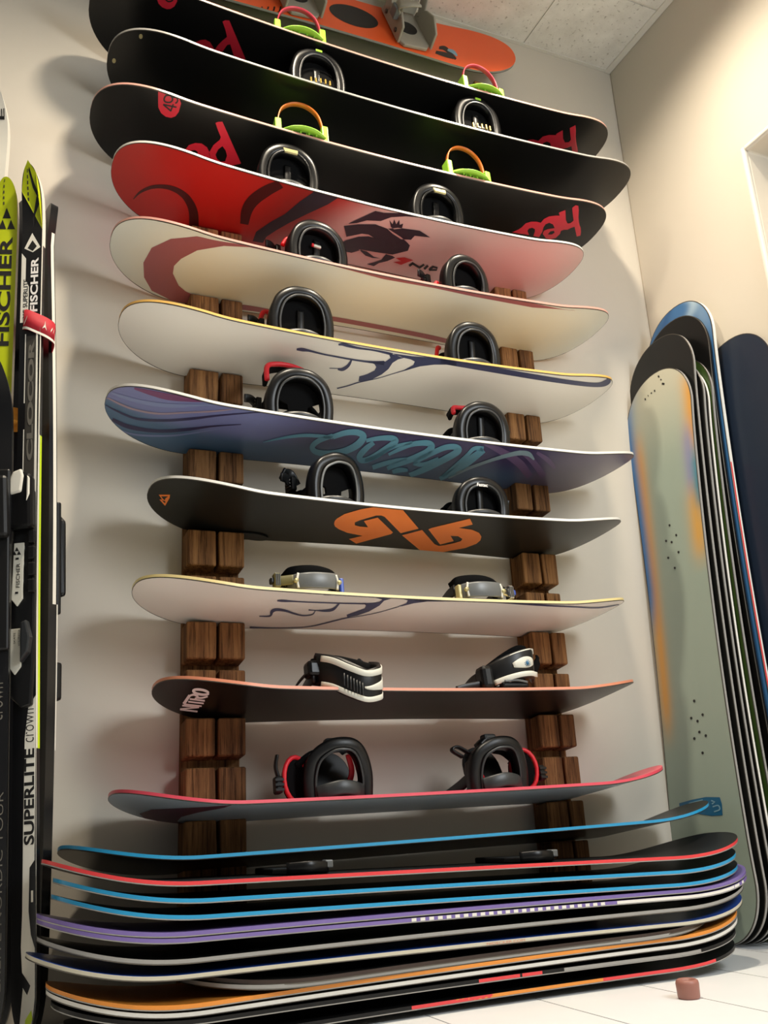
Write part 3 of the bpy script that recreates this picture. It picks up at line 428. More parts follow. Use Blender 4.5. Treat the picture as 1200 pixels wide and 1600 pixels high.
        ('script_lettering', 'cyan_print', 2, [], [[-3393,-144,-3407,-118,-3331,-105,-3351,-68,-3270,-65,-3295,-17,-3208,-25,-3240,35,-3146,14,-3185,86,-3084,52,-3127,134,-3021,88,-3068,180,-2955,123,-3007,224,-2888,158,-2944,267,-2820,191,-2879,308,-2752,223,-2814,347,-2685,251,-2749,381,-2620,274,-2684,411,-2555,294,-2619,435,-2492,309,-2555,454,-2428,321,-2490,469,-2364,331,-2426,480,-2300,340,-2362,490,-2236,348,-2298,498,-2173,354,-2233,505,-2110,358,-2168,508,-2046,361,-2104,509,-1982,363,-2039,509,-1918,365,-1975,509,-1854,367,-1910,510],[-1827,367,-1961,563,-1791,409,-1927,607,-1755,453,-1895,652,-1719,496,-1861,699,-1684,536,-1826,744,-1650,570,-1789,785,-1614,597,-1749,820,-1575,619,-1707,849,-1534,637,-1662,874,-1491,651,-1616,894,-1450,660,-1569,908,-1411,664,-1522,917,-1376,662,-1474,919,-1342,655,-1426,914,-1308,643,-1376,901,-1280,630,-1323,880,-1261,617,-1265,846,-1259,614,-1200,789,-1271,629,-1134,701,-1274,632,-1089,607,-1268,606,-1061,520,-1262,565,-1043,437,-1259,516,-1032,353,-1259,464,-1030,272,-1264,414,-1035,194,-1274,360,-1049,121,-1290,299,-1070,48,-1311,236,-1098,-23,-1337,174,-1132,-91,-1367,117,-1170,-154,-1400,66,-1211,-211,-1438,20,-1258,-261,-1481,-22,-1309,-306,-1528,-60,-1365,-345,-1578,-94,-1424,-379,-1630,-122,-1484,-406,-1682,-144,-1546,-427,-1737,-160,-1611,-441,-1797,-172,-1681,-449,-1859,-177,-1753,-451,-1918,-178,-1823,-446,-1972,-173,-1891,-435,-2013,-163,-1953,-415,-2043,-151,-2013,-384,-2067,-136,-2071,-339,-2084,-121,-2126,-283,-2095,-108,-2175,-217,-2102,-99,-2216,-143,-2105,-91,-2245,-65,-2109,-75,-2261,9,-2111,-44,-2266,76,-2109,-4,-2263,139,-2102,41,-2254,200,-2089,87,-2238,259,-2073,134,-2216,314,-2051,180,-2186,367,-2020,229,-2148,416,-1982,280,-2106,464,-1942,332,-2061,510,-1901,385,-2017,556,-1863,437,-1976,602],[-988,409,-1090,567,-959,430,-1064,592,-930,452,-1038,616,-902,474,-1011,642,-873,495,-984,666,-845,514,-956,690,-815,531,-927,713,-784,547,-898,734,-753,561,-869,754,-721,574,-838,773,-688,585,-807,791,-655,594,-774,807,-621,602,-741,821,-584,609,-706,834,-544,616,-667,848,-504,621,-627,859,-467,623,-586,868,-437,621,-544,871,-415,614,-502,866,-397,605,-462,853,-385,598,-418,833,-391,602,-362,791,-416,632,-293,711,-434,666,-242,610,-435,666,-221,524,-435,631,-217,449,-440,573,-223,372,-451,502,-234,291,-465,425,-249,207,-481,346,-265,125,-497,272,-282,49,-513,198,-300,-27,-530,120,-321,-106,-549,43,-344,-185,-570,-31,-368,-261,-591,-97,-394,-331,-612,-152,-420,-390,-634,-198,-448,-441,-657,-238,-476,-486,-680,-270,-507,-525,-701,-293,-539,-555,-720,-305,-576,-575,-730,-307,-621,-581,-734,-306,-677,-563,-737,-302,-738,-521,-742,-296,-797,-462,-748,-288,-851,-389,-752,-279,-899,-305,-755,-271,-934,-216,-761,-245,-954,-132,-767,-194,-963,-53,-772,-131,-967,23,-773,-64,-967,97,-774,3,-964,167,-774,64,-960,230,-772,117,-952,287,-769,168,-941,339,-764,219,-927,387,-757,271,-912,431,-751,324,-898,474,-745,377,-885,518],[-555,-515,-670,-343,-524,-484,-641,-309,-493,-455,-610,-277,-461,-425,-581,-246,-429,-392,-553,-213,-398,-352,-528,-177,-371,-301,-504,-136,-349,-239,-484,-85,-332,-169,-466,-24,-318,-96,-449,42,-304,-23,-431,112,-289,45,-411,180,-269,107,-386,243,-245,164,-359,301,-219,219,-330,356,-190,272,-298,409,-159,321,-265,458,-127,368,-231,505,-93,410,-194,548,-58,448,-155,586,-20,481,-114,618,20,511,-71,648,62,540,-28,675,104,569,14,701,145,600,56,730],[-171,-837,-320,-627,-139,-795,-289,-584,-107,-752,-260,-540,-75,-710,-230,-495,-43,-669,-199,-451,-11,-628,-167,-408,23,-587,-131,-366,60,-546,-93,-326,98,-505,-52,-286,138,-464,-10,-247,177,-424,32,-211,215,-384,75,-178,251,-347,116,-148,283,-313,156,-123,313,-280,195,-103,341,-249,234,-86,370,-218,272,-70,398,-187,310,-55,427,-155,349,-38],[444,-934,314,-753,469,-915,330,-724,493,-896,344,-692,517,-878,358,-660,540,-862,376,-628,563,-846,399,-601,586,-831,429,-580,610,-816,465,-568,637,-800,506,-565,667,-783,549,-567,699,-767,593,-572,731,-750,636,-576,763,-733,678,-579]]),
        ('script_lettering', 'cyan_print', 2, [], [[-127,-71,-220,38,-101,-21,-202,96,-76,29,-185,154,-51,78,-168,213,-26,126,-150,271,0,174,-131,328,27,221,-109,384,56,269,-86,438,85,319,-62,494,114,367,-36,549,144,412,-7,602,178,452,26,651,214,486,64,695,258,516,108,734,308,543,159,770,362,566,212,801,416,585,266,827,466,596,319,847,508,600,368,859,543,597,415,862,573,590,464,858,595,579,516,843,604,572,574,813,597,576,641,760,579,595,709,681,573,604,761,598,576,593,797,519,582,570,823,441,588,537,838,363,589,498,843,286,585,453,837,211,572,400,817,139,548,336,788,66,517,266,751,-6,482,195,711,-78,445,123,669,-148,410,55,629,-213,375,-9,589,-276,337,-72,545,-338,297,-134,501,-398,259,-196,457,-454,222,-255,416,-507,191,-314,380,-556,166,-368,348,-599,146,-420,320,-638,129,-469,294,-674,114,-516,269,-709,99,-563,244,-744,83,-612,217,-781],[734,-332,564,-141,767,-249,594,-56,800,-166,623,30,832,-83,652,115,865,-2,682,199,897,75,712,280,930,148,742,356,962,221,773,430,994,294,804,504,1026,363,836,575,1058,426,868,642,1091,478,903,701,1124,518,941,750,1160,546,982,787,1199,565,1027,816,1239,577,1073,835,1277,582,1120,846,1311,580,1167,849,1338,574,1214,844,1359,566,1265,830,1374,557,1322,803,1370,559,1395,751,1343,588,1481,658,1322,625,1547,541,1321,624,1573,444,1319,586,1575,364,1309,526,1564,286,1291,454,1546,204,1268,373,1522,118,1242,288,1495,30,1216,201,1467,-58,1188,110,1437,-150,1156,12,1402,-250,1121,-91,1364,-353,1085,-193,1324,-455,1049,-292,1284,-552,1015,-381,1244,-641,983,-460,1205,-718,952,-532,1165,-787,920,-600,1126,-850,889,-667,1086,-909,857,-734,1047,-968,824,-804,1008,-990],[720,-385,616,-156,765,-389,667,-164,811,-399,720,-179,862,-410,767,-192,918,-415,809,-199,972,-407,847,-198,1022,-378,885,-184,1062,-327,923,-151,1096,-260,961,-100,1127,-183,998,-38,1155,-103,1035,30,1182,-24,1072,99,1211,49,1110,162],[1912,-990,1742,-817,1952,-902,1762,-705,1995,-814,1782,-594,2038,-725,1802,-485,2078,-636,1820,-378,2114,-544,1835,-274,2141,-448,1847,-175,2160,-349,1855,-79,2171,-249,1859,18,2177,-149,1861,114,2179,-52,1862,209,2180,42,1865,302,2181,132,1870,391,2182,219,1877,472,2180,305,1886,548,2177,389,1896,620,2173,472,1906,691,2169,554,1916,761,2165,636,1925,832],[1950,889,2098,641,1912,885,2047,648,1871,886,1993,661,1824,887,1945,673,1776,883,1905,679,1733,867,1875,678,1703,832,1855,666,1689,784,1844,644,1689,730,1841,615,1697,672,1845,570,1708,605,1854,504,1719,521,1864,416,1728,413,1870,304,1734,271,1873,162,1741,97,1878,-11,1748,-99,1882,-206,1756,-309,1887,-415,1763,-523,1892,-627,1771,-730,1897,-833]]),
        ('script_lettering', 'cyan_pale', 2, [], [[2060,-841,1948,-722,2095,-753,1980,-633,2129,-666,2012,-545,2162,-579,2043,-456,2196,-494,2075,-369,2232,-409,2111,-282,2272,-326,2150,-197,2315,-243,2194,-113,2363,-158,2243,-29,2412,-75,2294,53,2463,6,2345,133,2514,83,2396,209,2564,154,2444,282,2613,219,2491,351,2663,281,2536,418,2714,338,2581,481,2764,391,2625,541,2813,441,2669,597,2861,486,2711,649,2907,528,2752,696,2952,566,2791,742,2995,600,2830,783,3038,629,2869,820,3081,653,2911,851,3123,671,2955,875,3166,683,3001,893,3209,690,3048,905,3252,692,3097,911,3293,690,3150,909,3332,685,3207,899,3368,679,3271,877,3402,670,3343,839,3440,654,3414,790,3488,629,3479,737,3543,598,3539,685,3602,564,3596,635,3660,533,3653,588]]),
        ('swirl_print', 'violet_print', 1, [], [[1942,934,1875,990,2055,878,1979,990,2169,824,2083,990,2283,770,2187,990,2397,715,2296,969,2513,657,2409,928,2633,596,2527,881,2761,530,2651,828,2893,461,2780,772,3028,390,2915,710,3162,318,3055,642,3292,245,3199,566,3415,172,3345,481,3534,96,3493,384,3654,15,3637,280,3780,-73,3778,174,3912,-167,3913,68,4051,-264,4046,-34,4193,-360,4181,-134],[2971,831,2941,935,3094,753,3057,877,3217,678,3172,822,3341,604,3290,766,3464,528,3412,706,3586,449,3542,637,3710,366,3679,556,3838,274,3823,463,3973,173,3970,361,4114,66,4119,255,4261,-46,4268,147,4414,-161,4417,42,4568,-273,4566,-60],[3505,824,3465,932,3602,770,3553,894,3701,714,3643,859,3799,660,3735,822,3895,606,3828,783,3986,555,3923,739,4069,508,4019,687,4147,462,4114,628,4223,417,4205,564,4300,371,4292,499,4380,322,4374,434,4462,272,4455,371,4547,222,4538,309]]),
    ],
    'dog': [
        ('arrow_emblem', 'orange_print', 1, [[-1362,990,-978,990,-593,990,286,163,-33,-148,-860,601,-976,651,-1091,630,-1366,330,-1432,210,-1366,75,-1215,26,-997,25,-1251,314,-1007,538,-243,-143,-249,-239,-863,-882,-1167,-659,-912,-439,-1365,-338,-1649,-193,-1807,-71,-1893,60,-1938,195,-1942,314,-1866,557,-1591,848],[62,-252,413,106,1178,-591,1349,-671,1473,-608,1659,-452,1771,-311,1736,-195,1532,-68,1320,-78,1580,-342,1339,-589,549,167,595,252,1260,863,1516,589,1277,362,1672,323,1956,196,2157,8,2262,-191,2277,-390,2130,-663,1673,-990,1348,-990,984,-990]], []),
        ('small_emblem', 'orange_print', 1, [[-6015,-10,-5806,192,-5782,39,-5789,-404,-5958,-253,-5906,-181]], []),
        ('small_emblem', 'ink', 2, [[-5957,-36,-5824,97,-5857,-61,-5849,-160,-5899,-124]], [[-5906,-214,-5835,-282,-5831,-186,-5815,-259]]),
    ],
    'n3': [
        ('lettering', 'white_print', 1, [], [[-4907,-559,-4882,-654,-5269,-687,-5246,-785],[-5251,-755,-5274,-683,-4922,-405,-4947,-334],[-4946,-326,-4923,-413,-5286,-445,-5265,-536],[-4917,-241,-4894,-324,-5276,-349,-5256,-436],[-4923,-80,-4900,-165,-5235,-158,-5214,-247],[-5236,-417,-5304,-366,-5256,124,-5321,186],[-4946,65,-4921,-26,-5247,8,-5225,-88],[-5263,85,-5300,174,-5250,112,-5289,204,-5237,139,-5277,236,-5225,160,-5264,266,-5214,171,-5246,288,-5200,170,-5225,294,-5184,163,-5202,290,-5167,151,-5179,279,-5155,142,-5159,263,-5149,137,-5139,237,-5145,136,-5121,201,-5145,140,-5106,156,-5144,148,-5099,106,-5144,140,-5104,71,-5149,120,-5113,45,-5158,95,-5123,22,-5165,69,-5132,1],[-5116,54,-5141,154,-5091,62,-5116,159,-5066,68,-5091,163,-5041,77,-5068,169,-5016,94,-5047,182,-4993,121,-5026,203,-4972,155,-5006,233,-4953,190,-4986,265,-4933,223,-4965,296]]),
        ('lettering', 'white_print', 1, [], [[-5019,450,-4961,412,-5017,434,-4958,381,-5016,431,-4959,340,-5020,420,-4970,309,-5031,405,-4986,286,-5047,391,-5006,268,-5068,380,-5031,255,-5093,372,-5059,246,-5120,369,-5090,241,-5148,370,-5121,241,-5177,375,-5153,245,-5204,384,-5184,255,-5228,397,-5214,270,-5248,413,-5241,289,-5262,428,-5266,315,-5269,438,-5289,352,-5267,431,-5310,409,-5264,417,-5320,474,-5264,419,-5316,521,-5259,432,-5306,552,-5248,448,-5290,575,-5232,463,-5270,592,-5212,474,-5246,605,-5187,481,-5219,611,-5161,484,-5190,613,-5133,483,-5159,610,-5104,477,-5128,603,-5077,467,-5097,591,-5052,454,-5068,574,-5032,439,-5040,553,-5018,425,-5014,526,-5012,415,-4992,492,-5003,397,-4977,464]]),
    ],
    'pink': [
        ('swoosh_print', 'burgundy', 1, [[-5943,-700,-5829,-76,-5258,518,-4570,990,-4636,722,-4989,173,-5159,-330,-5112,-764,-4938,-990,-5153,-990,-5476,-990,-5767,-990]], []),
    ],
    'sage': [
        ('scuff', 'ink', 1, [], [[7761,197,7752,284,7688,205,7679,280],[7585,251,7600,299,7540,277,7554,322],[7397,262,7450,288,7330,347,7383,374],[7381,-53,7362,-6,7315,-45,7297,-1],[7360,-151,7320,-121,7347,-193,7307,-163],[7301,-422,7280,-367,7231,-402,7210,-350],[7348,-308,7341,-282,7285,-281,7278,-257]]),
        ('screw_hole', 'ink', 1, [[3054,27,3032,14,3030,-12,3051,-34,3080,-41,3102,-27,3104,-2,3084,20]], []),
        ('screw_hole', 'ink', 1, [[2697,200,2676,187,2674,162,2693,140,2723,134,2744,147,2746,172,2727,194]], []),
        ('screw_hole', 'ink', 1, [[2650,-143,2628,-156,2626,-182,2646,-205,2676,-212,2698,-198,2700,-172,2680,-149]], []),
        ('screw_hole', 'ink', 1, [[2551,31,2529,18,2527,-7,2546,-30,2576,-36,2598,-23,2599,2,2580,25]], []),
        ('screw_hole', 'ink', 1, [[2193,209,2171,195,2169,170,2188,148,2217,141,2239,155,2241,180,2222,202]], []),
        ('screw_hole', 'ink', 1, [[2145,-139,2123,-153,2120,-179,2139,-202,2168,-208,2191,-195,2193,-169,2174,-146]], []),
        ('screw_hole', 'ink', 1, [[1790,31,1768,18,1766,-8,1784,-30,1813,-37,1835,-23,1837,2,1819,25]], []),
        ('screw_hole', 'ink', 1, [[-1928,145,-1954,130,-1961,102,-1946,76,-1916,69,-1890,84,-1883,113,-1899,138]], []),
        ('screw_hole', 'ink', 1, [[-2318,343,-2344,328,-2351,300,-2336,276,-2307,269,-2282,284,-2274,311,-2289,336]], []),
        ('screw_hole', 'ink', 1, [[-2360,-6,-2386,-21,-2394,-49,-2379,-74,-2350,-82,-2323,-67,-2316,-38,-2331,-13]], []),
        ('screw_hole', 'ink', 1, [[-2462,171,-2487,156,-2495,128,-2480,104,-2451,97,-2426,111,-2418,139,-2433,164]], []),
        ('screw_hole', 'ink', 1, [[-2747,185,-2773,170,-2781,142,-2766,118,-2738,111,-2712,126,-2704,153,-2718,178]], []),
        ('screw_hole', 'ink', 1, [[-2862,357,-2887,343,-2896,316,-2881,292,-2853,285,-2827,299,-2819,327,-2834,351]], []),
        ('screw_hole', 'ink', 1, [[-2893,14,-2919,-1,-2928,-29,-2913,-53,-2885,-61,-2859,-46,-2850,-18,-2865,7]], []),
        ('screw_hole', 'ink', 1, [[-3285,202,-3311,188,-3319,161,-3305,137,-3277,130,-3252,144,-3243,172,-3257,196]], []),
        ('sticker', 'blue_sticker', 1, [[-4511,-673,-4438,-298,-4388,103,-4413,480,-4578,510,-4849,487,-4857,191,-4794,-183,-4708,-673]], []),
        ('sticker_mark', 'sticker_pale', 2, [], [[-4497,234,-4465,253,-4522,314,-4517,351,-4553,241,-4582,260]]),
        ('sticker_mark', 'sticker_pale', 2, [], [[-4651,262,-4622,256,-4637,319,-4607,312,-4623,373,-4593,370,-4622,405,-4594,421,-4642,421,-4628,452,-4678,429,-4675,462,-4702,422,-4720,447,-4717,392,-4745,400,-4729,335,-4759,340,-4742,277,-4772,282]]),
        ('sticker_mark', 'sticker_pale', 2, [], [[-4533,-386,-4513,-390,-4463,18,-4443,15]]),
    ],
    'orange': [
        ('stomp_pad', 'ink', 1, [[2688,72,2618,189,2513,295,2377,385,2218,455,2043,500,1862,520,1683,512,1515,477,1366,417,1243,335,1152,235,1097,121,1081,-1,1105,-124,1169,-243,1269,-352,1401,-444,1558,-516,1733,-563,1918,-583,2101,-574,2275,-537,2430,-474,2557,-389,2650,-287,2704,-172,2717,-50]], []),
        ('logo_print', 'ink', 1, [], [[4725,431,4779,264,4767,422,4817,245,4810,408,4854,219,4842,399,4902,189,4866,396,4959,164,4888,400,5018,159,4918,413,5071,182,4959,444,5116,234,5006,493,5155,305,5057,554,5192,389,5109,620,5227,479,5162,688,5261,568,5213,750,5296,650],[4522,721,4597,550,4575,727,4659,538,4629,734,4722,523,4682,741,4786,507,4734,747,4849,495,4786,752,4910,487,4836,754,4968,488,4887,753,5019,499,4940,750,5064,517,4993,745,5104,541,5047,741,5142,568,5101,737,5180,594,5155,734,5219,618]]),
        ('logo_print', 'sticker_pale', 2, [], [[5033,380,5094,261,5062,391,5128,257,5090,401,5163,251,5118,410,5200,246,5142,421,5237,243,5164,431,5272,248,5184,443,5304,264,5203,456,5327,290,5224,472,5344,325,5245,491,5354,363,5268,512,5363,403,5290,534,5370,441,5313,556,5380,477]]),
        ('swirl_print', 'ink', 1, [], [[-1358,990,-1308,990,-1366,990,-1316,990,-1373,990,-1329,990,-1385,990,-1348,990,-1401,990,-1370,990,-1421,990,-1396,990,-1444,990,-1426,990,-1470,990,-1457,990,-1498,990,-1491,990,-1528,990,-1526,990,-1560,990,-1562,990,-1591,990,-1598,990,-1623,990,-1634,990,-1654,990,-1670,990,-1684,990,-1704,990,-1712,990,-1736,990,-1738,990,-1766,990,-1761,990,-1793,990,-1780,990,-1817,990,-1796,990,-1837,990,-1808,990,-1854,990,-1816,990,-1866,990,-1821,990,-1873,990,-1822,990,-1874,990,-1819,990,-1870,990,-1812,990,-1859,990,-1802,990,-1847,990],[-1163,933,-1112,921,-1176,990,-1127,990,-1192,990,-1147,990,-1215,990,-1178,990,-1246,990,-1215,990,-1283,990,-1259,990,-1326,990,-1308,990,-1374,990,-1361,990,-1425,990,-1418,990,-1480,990,-1478,990,-1537,990,-1539,990,-1594,990,-1600,990,-1651,990,-1662,990,-1707,990,-1722,990,-1761,990,-1779,990,-1811,990,-1834,990,-1857,990,-1884,990,-1898,990,-1930,990,-1934,990,-1970,990,-1963,990,-2004,990,-1986,990,-2031,990,-2001,990,-2050,990,-2010,990,-2061,990,-2012,990,-2064,990,-2008,990,-2057,990,-1994,990,-2041,990,-1976,990,-2021,990],[-965,835,-914,823,-985,929,-935,922,-1009,990,-964,990,-1045,990,-1007,990,-1091,990,-1060,990,-1146,990,-1121,990,-1208,990,-1190,990,-1278,990,-1266,990,-1353,990,-1346,990,-1432,990,-1430,990,-1514,990,-1516,990,-1596,990,-1603,990,-1679,990,-1689,990,-1759,990,-1773,990,-1836,990,-1854,990,-1908,990,-1931,990,-1974,990,-2001,990,-2034,990,-2065,990,-2085,990,-2121,990,-2128,990,-2168,990,-2161,990,-2205,990,-2184,990,-2232,990,-2197,990,-2248,990,-2200,990,-2251,990,-2194,990,-2243,990,-2174,990,-2221,990,-2148,990,-2193,990],[-765,735,-714,723,-792,859,-742,852,-824,978,-779,987,-873,990,-835,990,-935,990,-904,990,-1008,990,-983,990,-1091,990,-1073,990,-1183,990,-1170,990,-1281,990,-1274,990,-1385,990,-1383,990,-1491,990,-1493,990,-1599,990,-1605,990,-1706,990,-1716,990,-1810,990,-1825,990,-1910,990,-1928,990,-2004,990,-2026,990,-2090,990,-2117,990,-2168,990,-2198,990,-2235,990,-2270,990,-2290,990,-2330,990,-2334,990,-2377,990,-2365,990,-2412,990,-2382,990,-2432,990,-2387,990,-2437,990,-2378,990,-2427,990,-2353,990,-2399,990,-2320,990,-2365,990],[-564,634,-512,621,-598,788,-547,781,-639,938,-593,947,-701,990,-663,990,-778,990,-747,990,-869,990,-845,990,-973,990,-955,990,-1087,990,-1075,990,-1209,990,-1202,990,-1337,990,-1335,990,-1469,990,-1471,990,-1601,990,-1608,990,-1733,990,-1743,990,-1861,990,-1875,990,-1984,990,-2002,990,-2099,990,-2121,990,-2205,990,-2231,990,-2300,990,-2330,990,-2382,990,-2417,990,-2451,990,-2489,990,-2505,990,-2548,990,-2543,990,-2589,990,-2565,990,-2614,990,-2571,990,-2621,990,-2561,990,-2610,990,-2531,990,-2576,990,-2491,990,-2535,990]]),
    ],
}

# ------------------------------------------------------------------ structure
XR, ZC, YF = 1.985, 2.87, -3.9
bm = bmesh.new(); add_box(bm, (-1.6, 0, -.12), (XR+.2, .12, ZC+.15))
struct(from_bm('wall_back', bm, 'wall_paint'))
DY0, DY1, DZ = -.512, -1.42, 2.143
bm = bmesh.new()
lp = [(0, -.12), (0, ZC+.15), (YF, ZC+.15), (YF, -.12), (DY1, -.12), (DY1, DZ), (DY0, DZ), (DY0, -.12)]
prism(bm, lp, 0, .14, lambda v: Vector((XR+v.z, v.x, v.y)))
struct(bevel(from_bm('wall_right', bm, 'wall_paint'), .006, 2))
bm = bmesh.new(); add_box(bm, (XR+.085, DY1-.02, -.02), (XR+.13, DY0+.02, DZ+.02))
for z0, z1 in ((.22, .95), (1.08, 1.92)):
    add_box(bm, (XR+.079, DY1+.14, z0), (XR+.086, DY0-.14, z1))
door = struct(bevel(from_bm('door_1', bm, 'door_paint'), .004), 'cream door leaf set back in the right wall')
bm = bmesh.new()
add_box(bm, (XR-.012, DY0, -.0), (XR+.004, DY0+.016, DZ+.016))
add_box(bm, (XR-.012, DY1-.016, 0), (XR+.004, DY1, DZ+.016))
add_box(bm, (XR-.012, DY1, DZ), (XR+.004, DY0, DZ+.016))
struct(bevel(from_bm('trim_3', bm, 'rail_white'), .006, 3))
# floor: base slab and single tiles with grout joints
bm = bmesh.new(); add_box(bm, (-1.6, YF, -.1), (XR, 0, -.006))
floor = struct(from_bm('floor', bm, 'grout'))
fw = .2375
def tile_mesh(w, d):
    bm = bmesh.new(); add_box(bm, (0, 0, -.006), (w-.0035, d-.0035, 0))
    bmesh.ops.recalc_face_normals(bm, faces=bm.faces)
    me = bpy.data.meshes.new('floor_tile'); bm.to_mesh(me); bm.free(); me.materials.append(MATS['floor_tile'])
    return me
tm = tile_mesh(fw, .95)
tm_last = tile_mesh(XR-(.835+fw*4)+.002, .95)
for j in range(4):
    for i in range(-10, 5):
        x = .835 + fw*i
        link('floor_tile', tm_last if i == 4 else tm, None, floor).location = (x, -.95*(j+1)-.0, 0)
# ceiling: board tiles in a metal grid
bm = bmesh.new(); add_box(bm, (-1.6, YF, ZC+.03), (XR, 0, ZC+.15))
ceiling = struct(from_bm('ceiling', bm, 'rail_white'))
xs = [XR, 1.612] + [1.612-.6*k for k in range(1, 6)]
ys = [0, -.293] + [-.293-.6*k for k in range(1, 6)]
cache = {}
for i in range(len(xs)-1):
    for j in range(len(ys)-1):
        w, d = xs[i]-xs[i+1], ys[j]-ys[j+1]
        key = (round(w, 3), round(d, 3))
        if key not in cache:
            bm = bmesh.new(); add_box(bm, (.004, .004, 0), (w-.004, d-.004, .02))
            bmesh.ops.recalc_face_normals(bm, faces=bm.faces)
            me = bpy.data.meshes.new('ceiling_tile'); bm.to_mesh(me); bm.free(); me.materials.append(MATS['ceiling_board'])
            cache[key] = me
        link('ceiling_tile', cache[key], None, ceiling).location = (xs[i+1], ys[j+1], ZC+rng.uniform(-.0012, .0012))
def rail(lo, hi):
    bm = bmesh.new(); add_box(bm, lo, hi); return from_bm('ceiling_rail', bm, 'rail_white', ceiling)
for x in xs[1:]: rail((x-.003, YF+.3, ZC+.002), (x+.003, -.001, ZC+.012))
for y in ys[1:]: rail((-1.5, y-.003, ZC+.002), (XR-.001, y+.003, ZC+.012))
bm = bmesh.new(); add_box(bm, (-1.5, -.012, ZC-.004), (XR-.024, -.0005, ZC+.004))
struct(from_bm('trim_1', bm, 'rail_white'))
bm = bmesh.new(); add_box(bm, (XR-.024, YF+.3, ZC-.007), (XR-.0005, -.0005, ZC+.003))
struct(bevel(from_bm('trim_2', bm, 'rail_white'), .002))

# ------------------------------------------------------------------ slotted wooden posts
YFR, YSP = -.068, -.014
slots = []
for n in ('b12', 'pink', 'n3', 'w2', 'dog', 'nitro', 'w1', 'moon', 'red', 'h3', 'h2', 'h1'):
    B = BOARDS[n]; t = math.radians(B['th']); c = B['c']
    slots.append((c[2], c[1], t))
full = []
for i, s in enumerate(slots):
    full.append(s)
    if 0 < i < 9:
        a, b = s, slots[i+1] if i+1 < len(slots) else s
        if b[0]-a[0] > .18: full.append(((a[0]+b[0])/2, s[1], s[2]))
def post(name, x0, x1, ro_x, label):
    root = empty(name, ((x0+x1)/2, -.06, 0))
    tag(root, label, 'rack post', 'slotted wooden posts of the wall rack')
    off = Vector(root.location)
    crack = .0034
    xm0 = (x0+x1)/2 + .006
    def wob(z): return .0035*math.sin(z*3.1+x0*5) + .002*math.sin(z*9.7)
    bm = bmesh.new()
    add_box(bm, Vector((x0, YSP-.001, .0))-off, Vector((x1, 0, 2.583))-off)
    bevel(from_bm('timber_back', bm, 'old_wood', root), .004, 2)
    edges = [(None, 0.0, 0.0)]
    for (zc, yc, t) in full: edges.append((t, zc + (yc-YFR)*math.tan(t) - .0015, zc + (yc-YSP)*math.tan(t) - .0015))
    tops = edges[1:] + [(None, 2.583, 2.583)]
    for i, (t1, zf1, zb1) in enumerate(tops):
        t0, zf0, zb0 = edges[i]
        if t0 is not None: zf0 += .024; zb0 += .023
        jag = rng.uniform(-.0015, .0015)
        for half in (0, 1):
            bm = bmesh.new(); rings = []
            n = 4
            for k in range(n+1):
                zf = zf0+(zf1-zf0)*k/n; zb = zb0+(zb1-zb0)*k/n; ring = []
                for (y, z) in ((YFR+jag, zf), (YSP+.004, zb)):
                    m = xm0+wob(z)
                    ring.append((x0 if half == 0 else m+crack, y, z)); ring.append((m-crack if half == 0 else x1, y, z))
                rings.append([bm.verts.new(Vector(ring[q])-off) for q in (0, 1, 3, 2)])
            for k in range(n):
                for q in range(4): bm.faces.new((rings[k][q], rings[k][(q+1) % 4], rings[k+1][(q+1) % 4], rings[k+1][q]))
            bm.faces.new(rings[0]); bm.faces.new(rings[-1])
            bevel(from_bm('timber_block', bm, 'old_wood', root), .0045, 3, 40)
        bm = bmesh.new()
        m0 = xm0+wob((zf0+zf1)/2)
        add_box(bm, Vector((m0-.010, YSP-.018, max(zf0, zb0)+.004))-off, Vector((m0+.010, YSP+.002, min(zf1, zb1)-.004))-off)
        from_bm('crack_shade_fill', bm, 'crack_shade', root)  # near-black filler strip behind the split, stands in for the shade inside it
    return root
post('rack_post', .457, .592, 0, 'slotted old timber rack post nearer the yellow cross-country skis')
post('rack_post', 1.362, 1.472, 0, 'slotted old timber rack post nearer the boards leaning in the corner')

# ------------------------------------------------------------------ snowboards
US = {}
def useries(B):
    L = B['L']; k = []
    n1 = 22
    for i in range(n1+1):                      # nose: finer towards the tip
        t = i/n1; k.append(-L/2 + .27*(t**1.7))
    m = 30
    for i in range(1, m): k.append(-L/2+.27 + (L-.54)*i/m)
    for i in range(n1+1): k.append(L/2 - .27*((1-i/n1)**1.7))
    return k
def surface(name, B, off, root, m, vmax=1.0, nv=8, paint=None):
    us = useries(B); bm = bmesh.new(); rows = []
    c0 = Vector(B['c'])
    lay = bm.loops.layers.float_color.new('paint') if paint else None
    for u in us:
        rows.append([(bm.verts.new(Vector(P(B, u, -vmax+2*vmax*j/nv, off))-c0), u, -vmax+2*vmax*j/nv) for j in range(nv+1)])
    info = {}
    for i in range(len(us)-1):
        for j in range(nv):
            q = [rows[i][j], rows[i][j+1], rows[i+1][j+1], rows[i+1][j]]
            f = bm.faces.new([a[0] for a in q])
            f.smooth = True
            if paint:
                for lp, a in zip(f.loops, q): lp[lay] = (*paint(a[1], a[2]), 1)
    bmesh.ops.remove_doubles(bm, verts=bm.verts, dist=1e-5)
    return from_bm(name, bm, m, root, True, recalc=False)
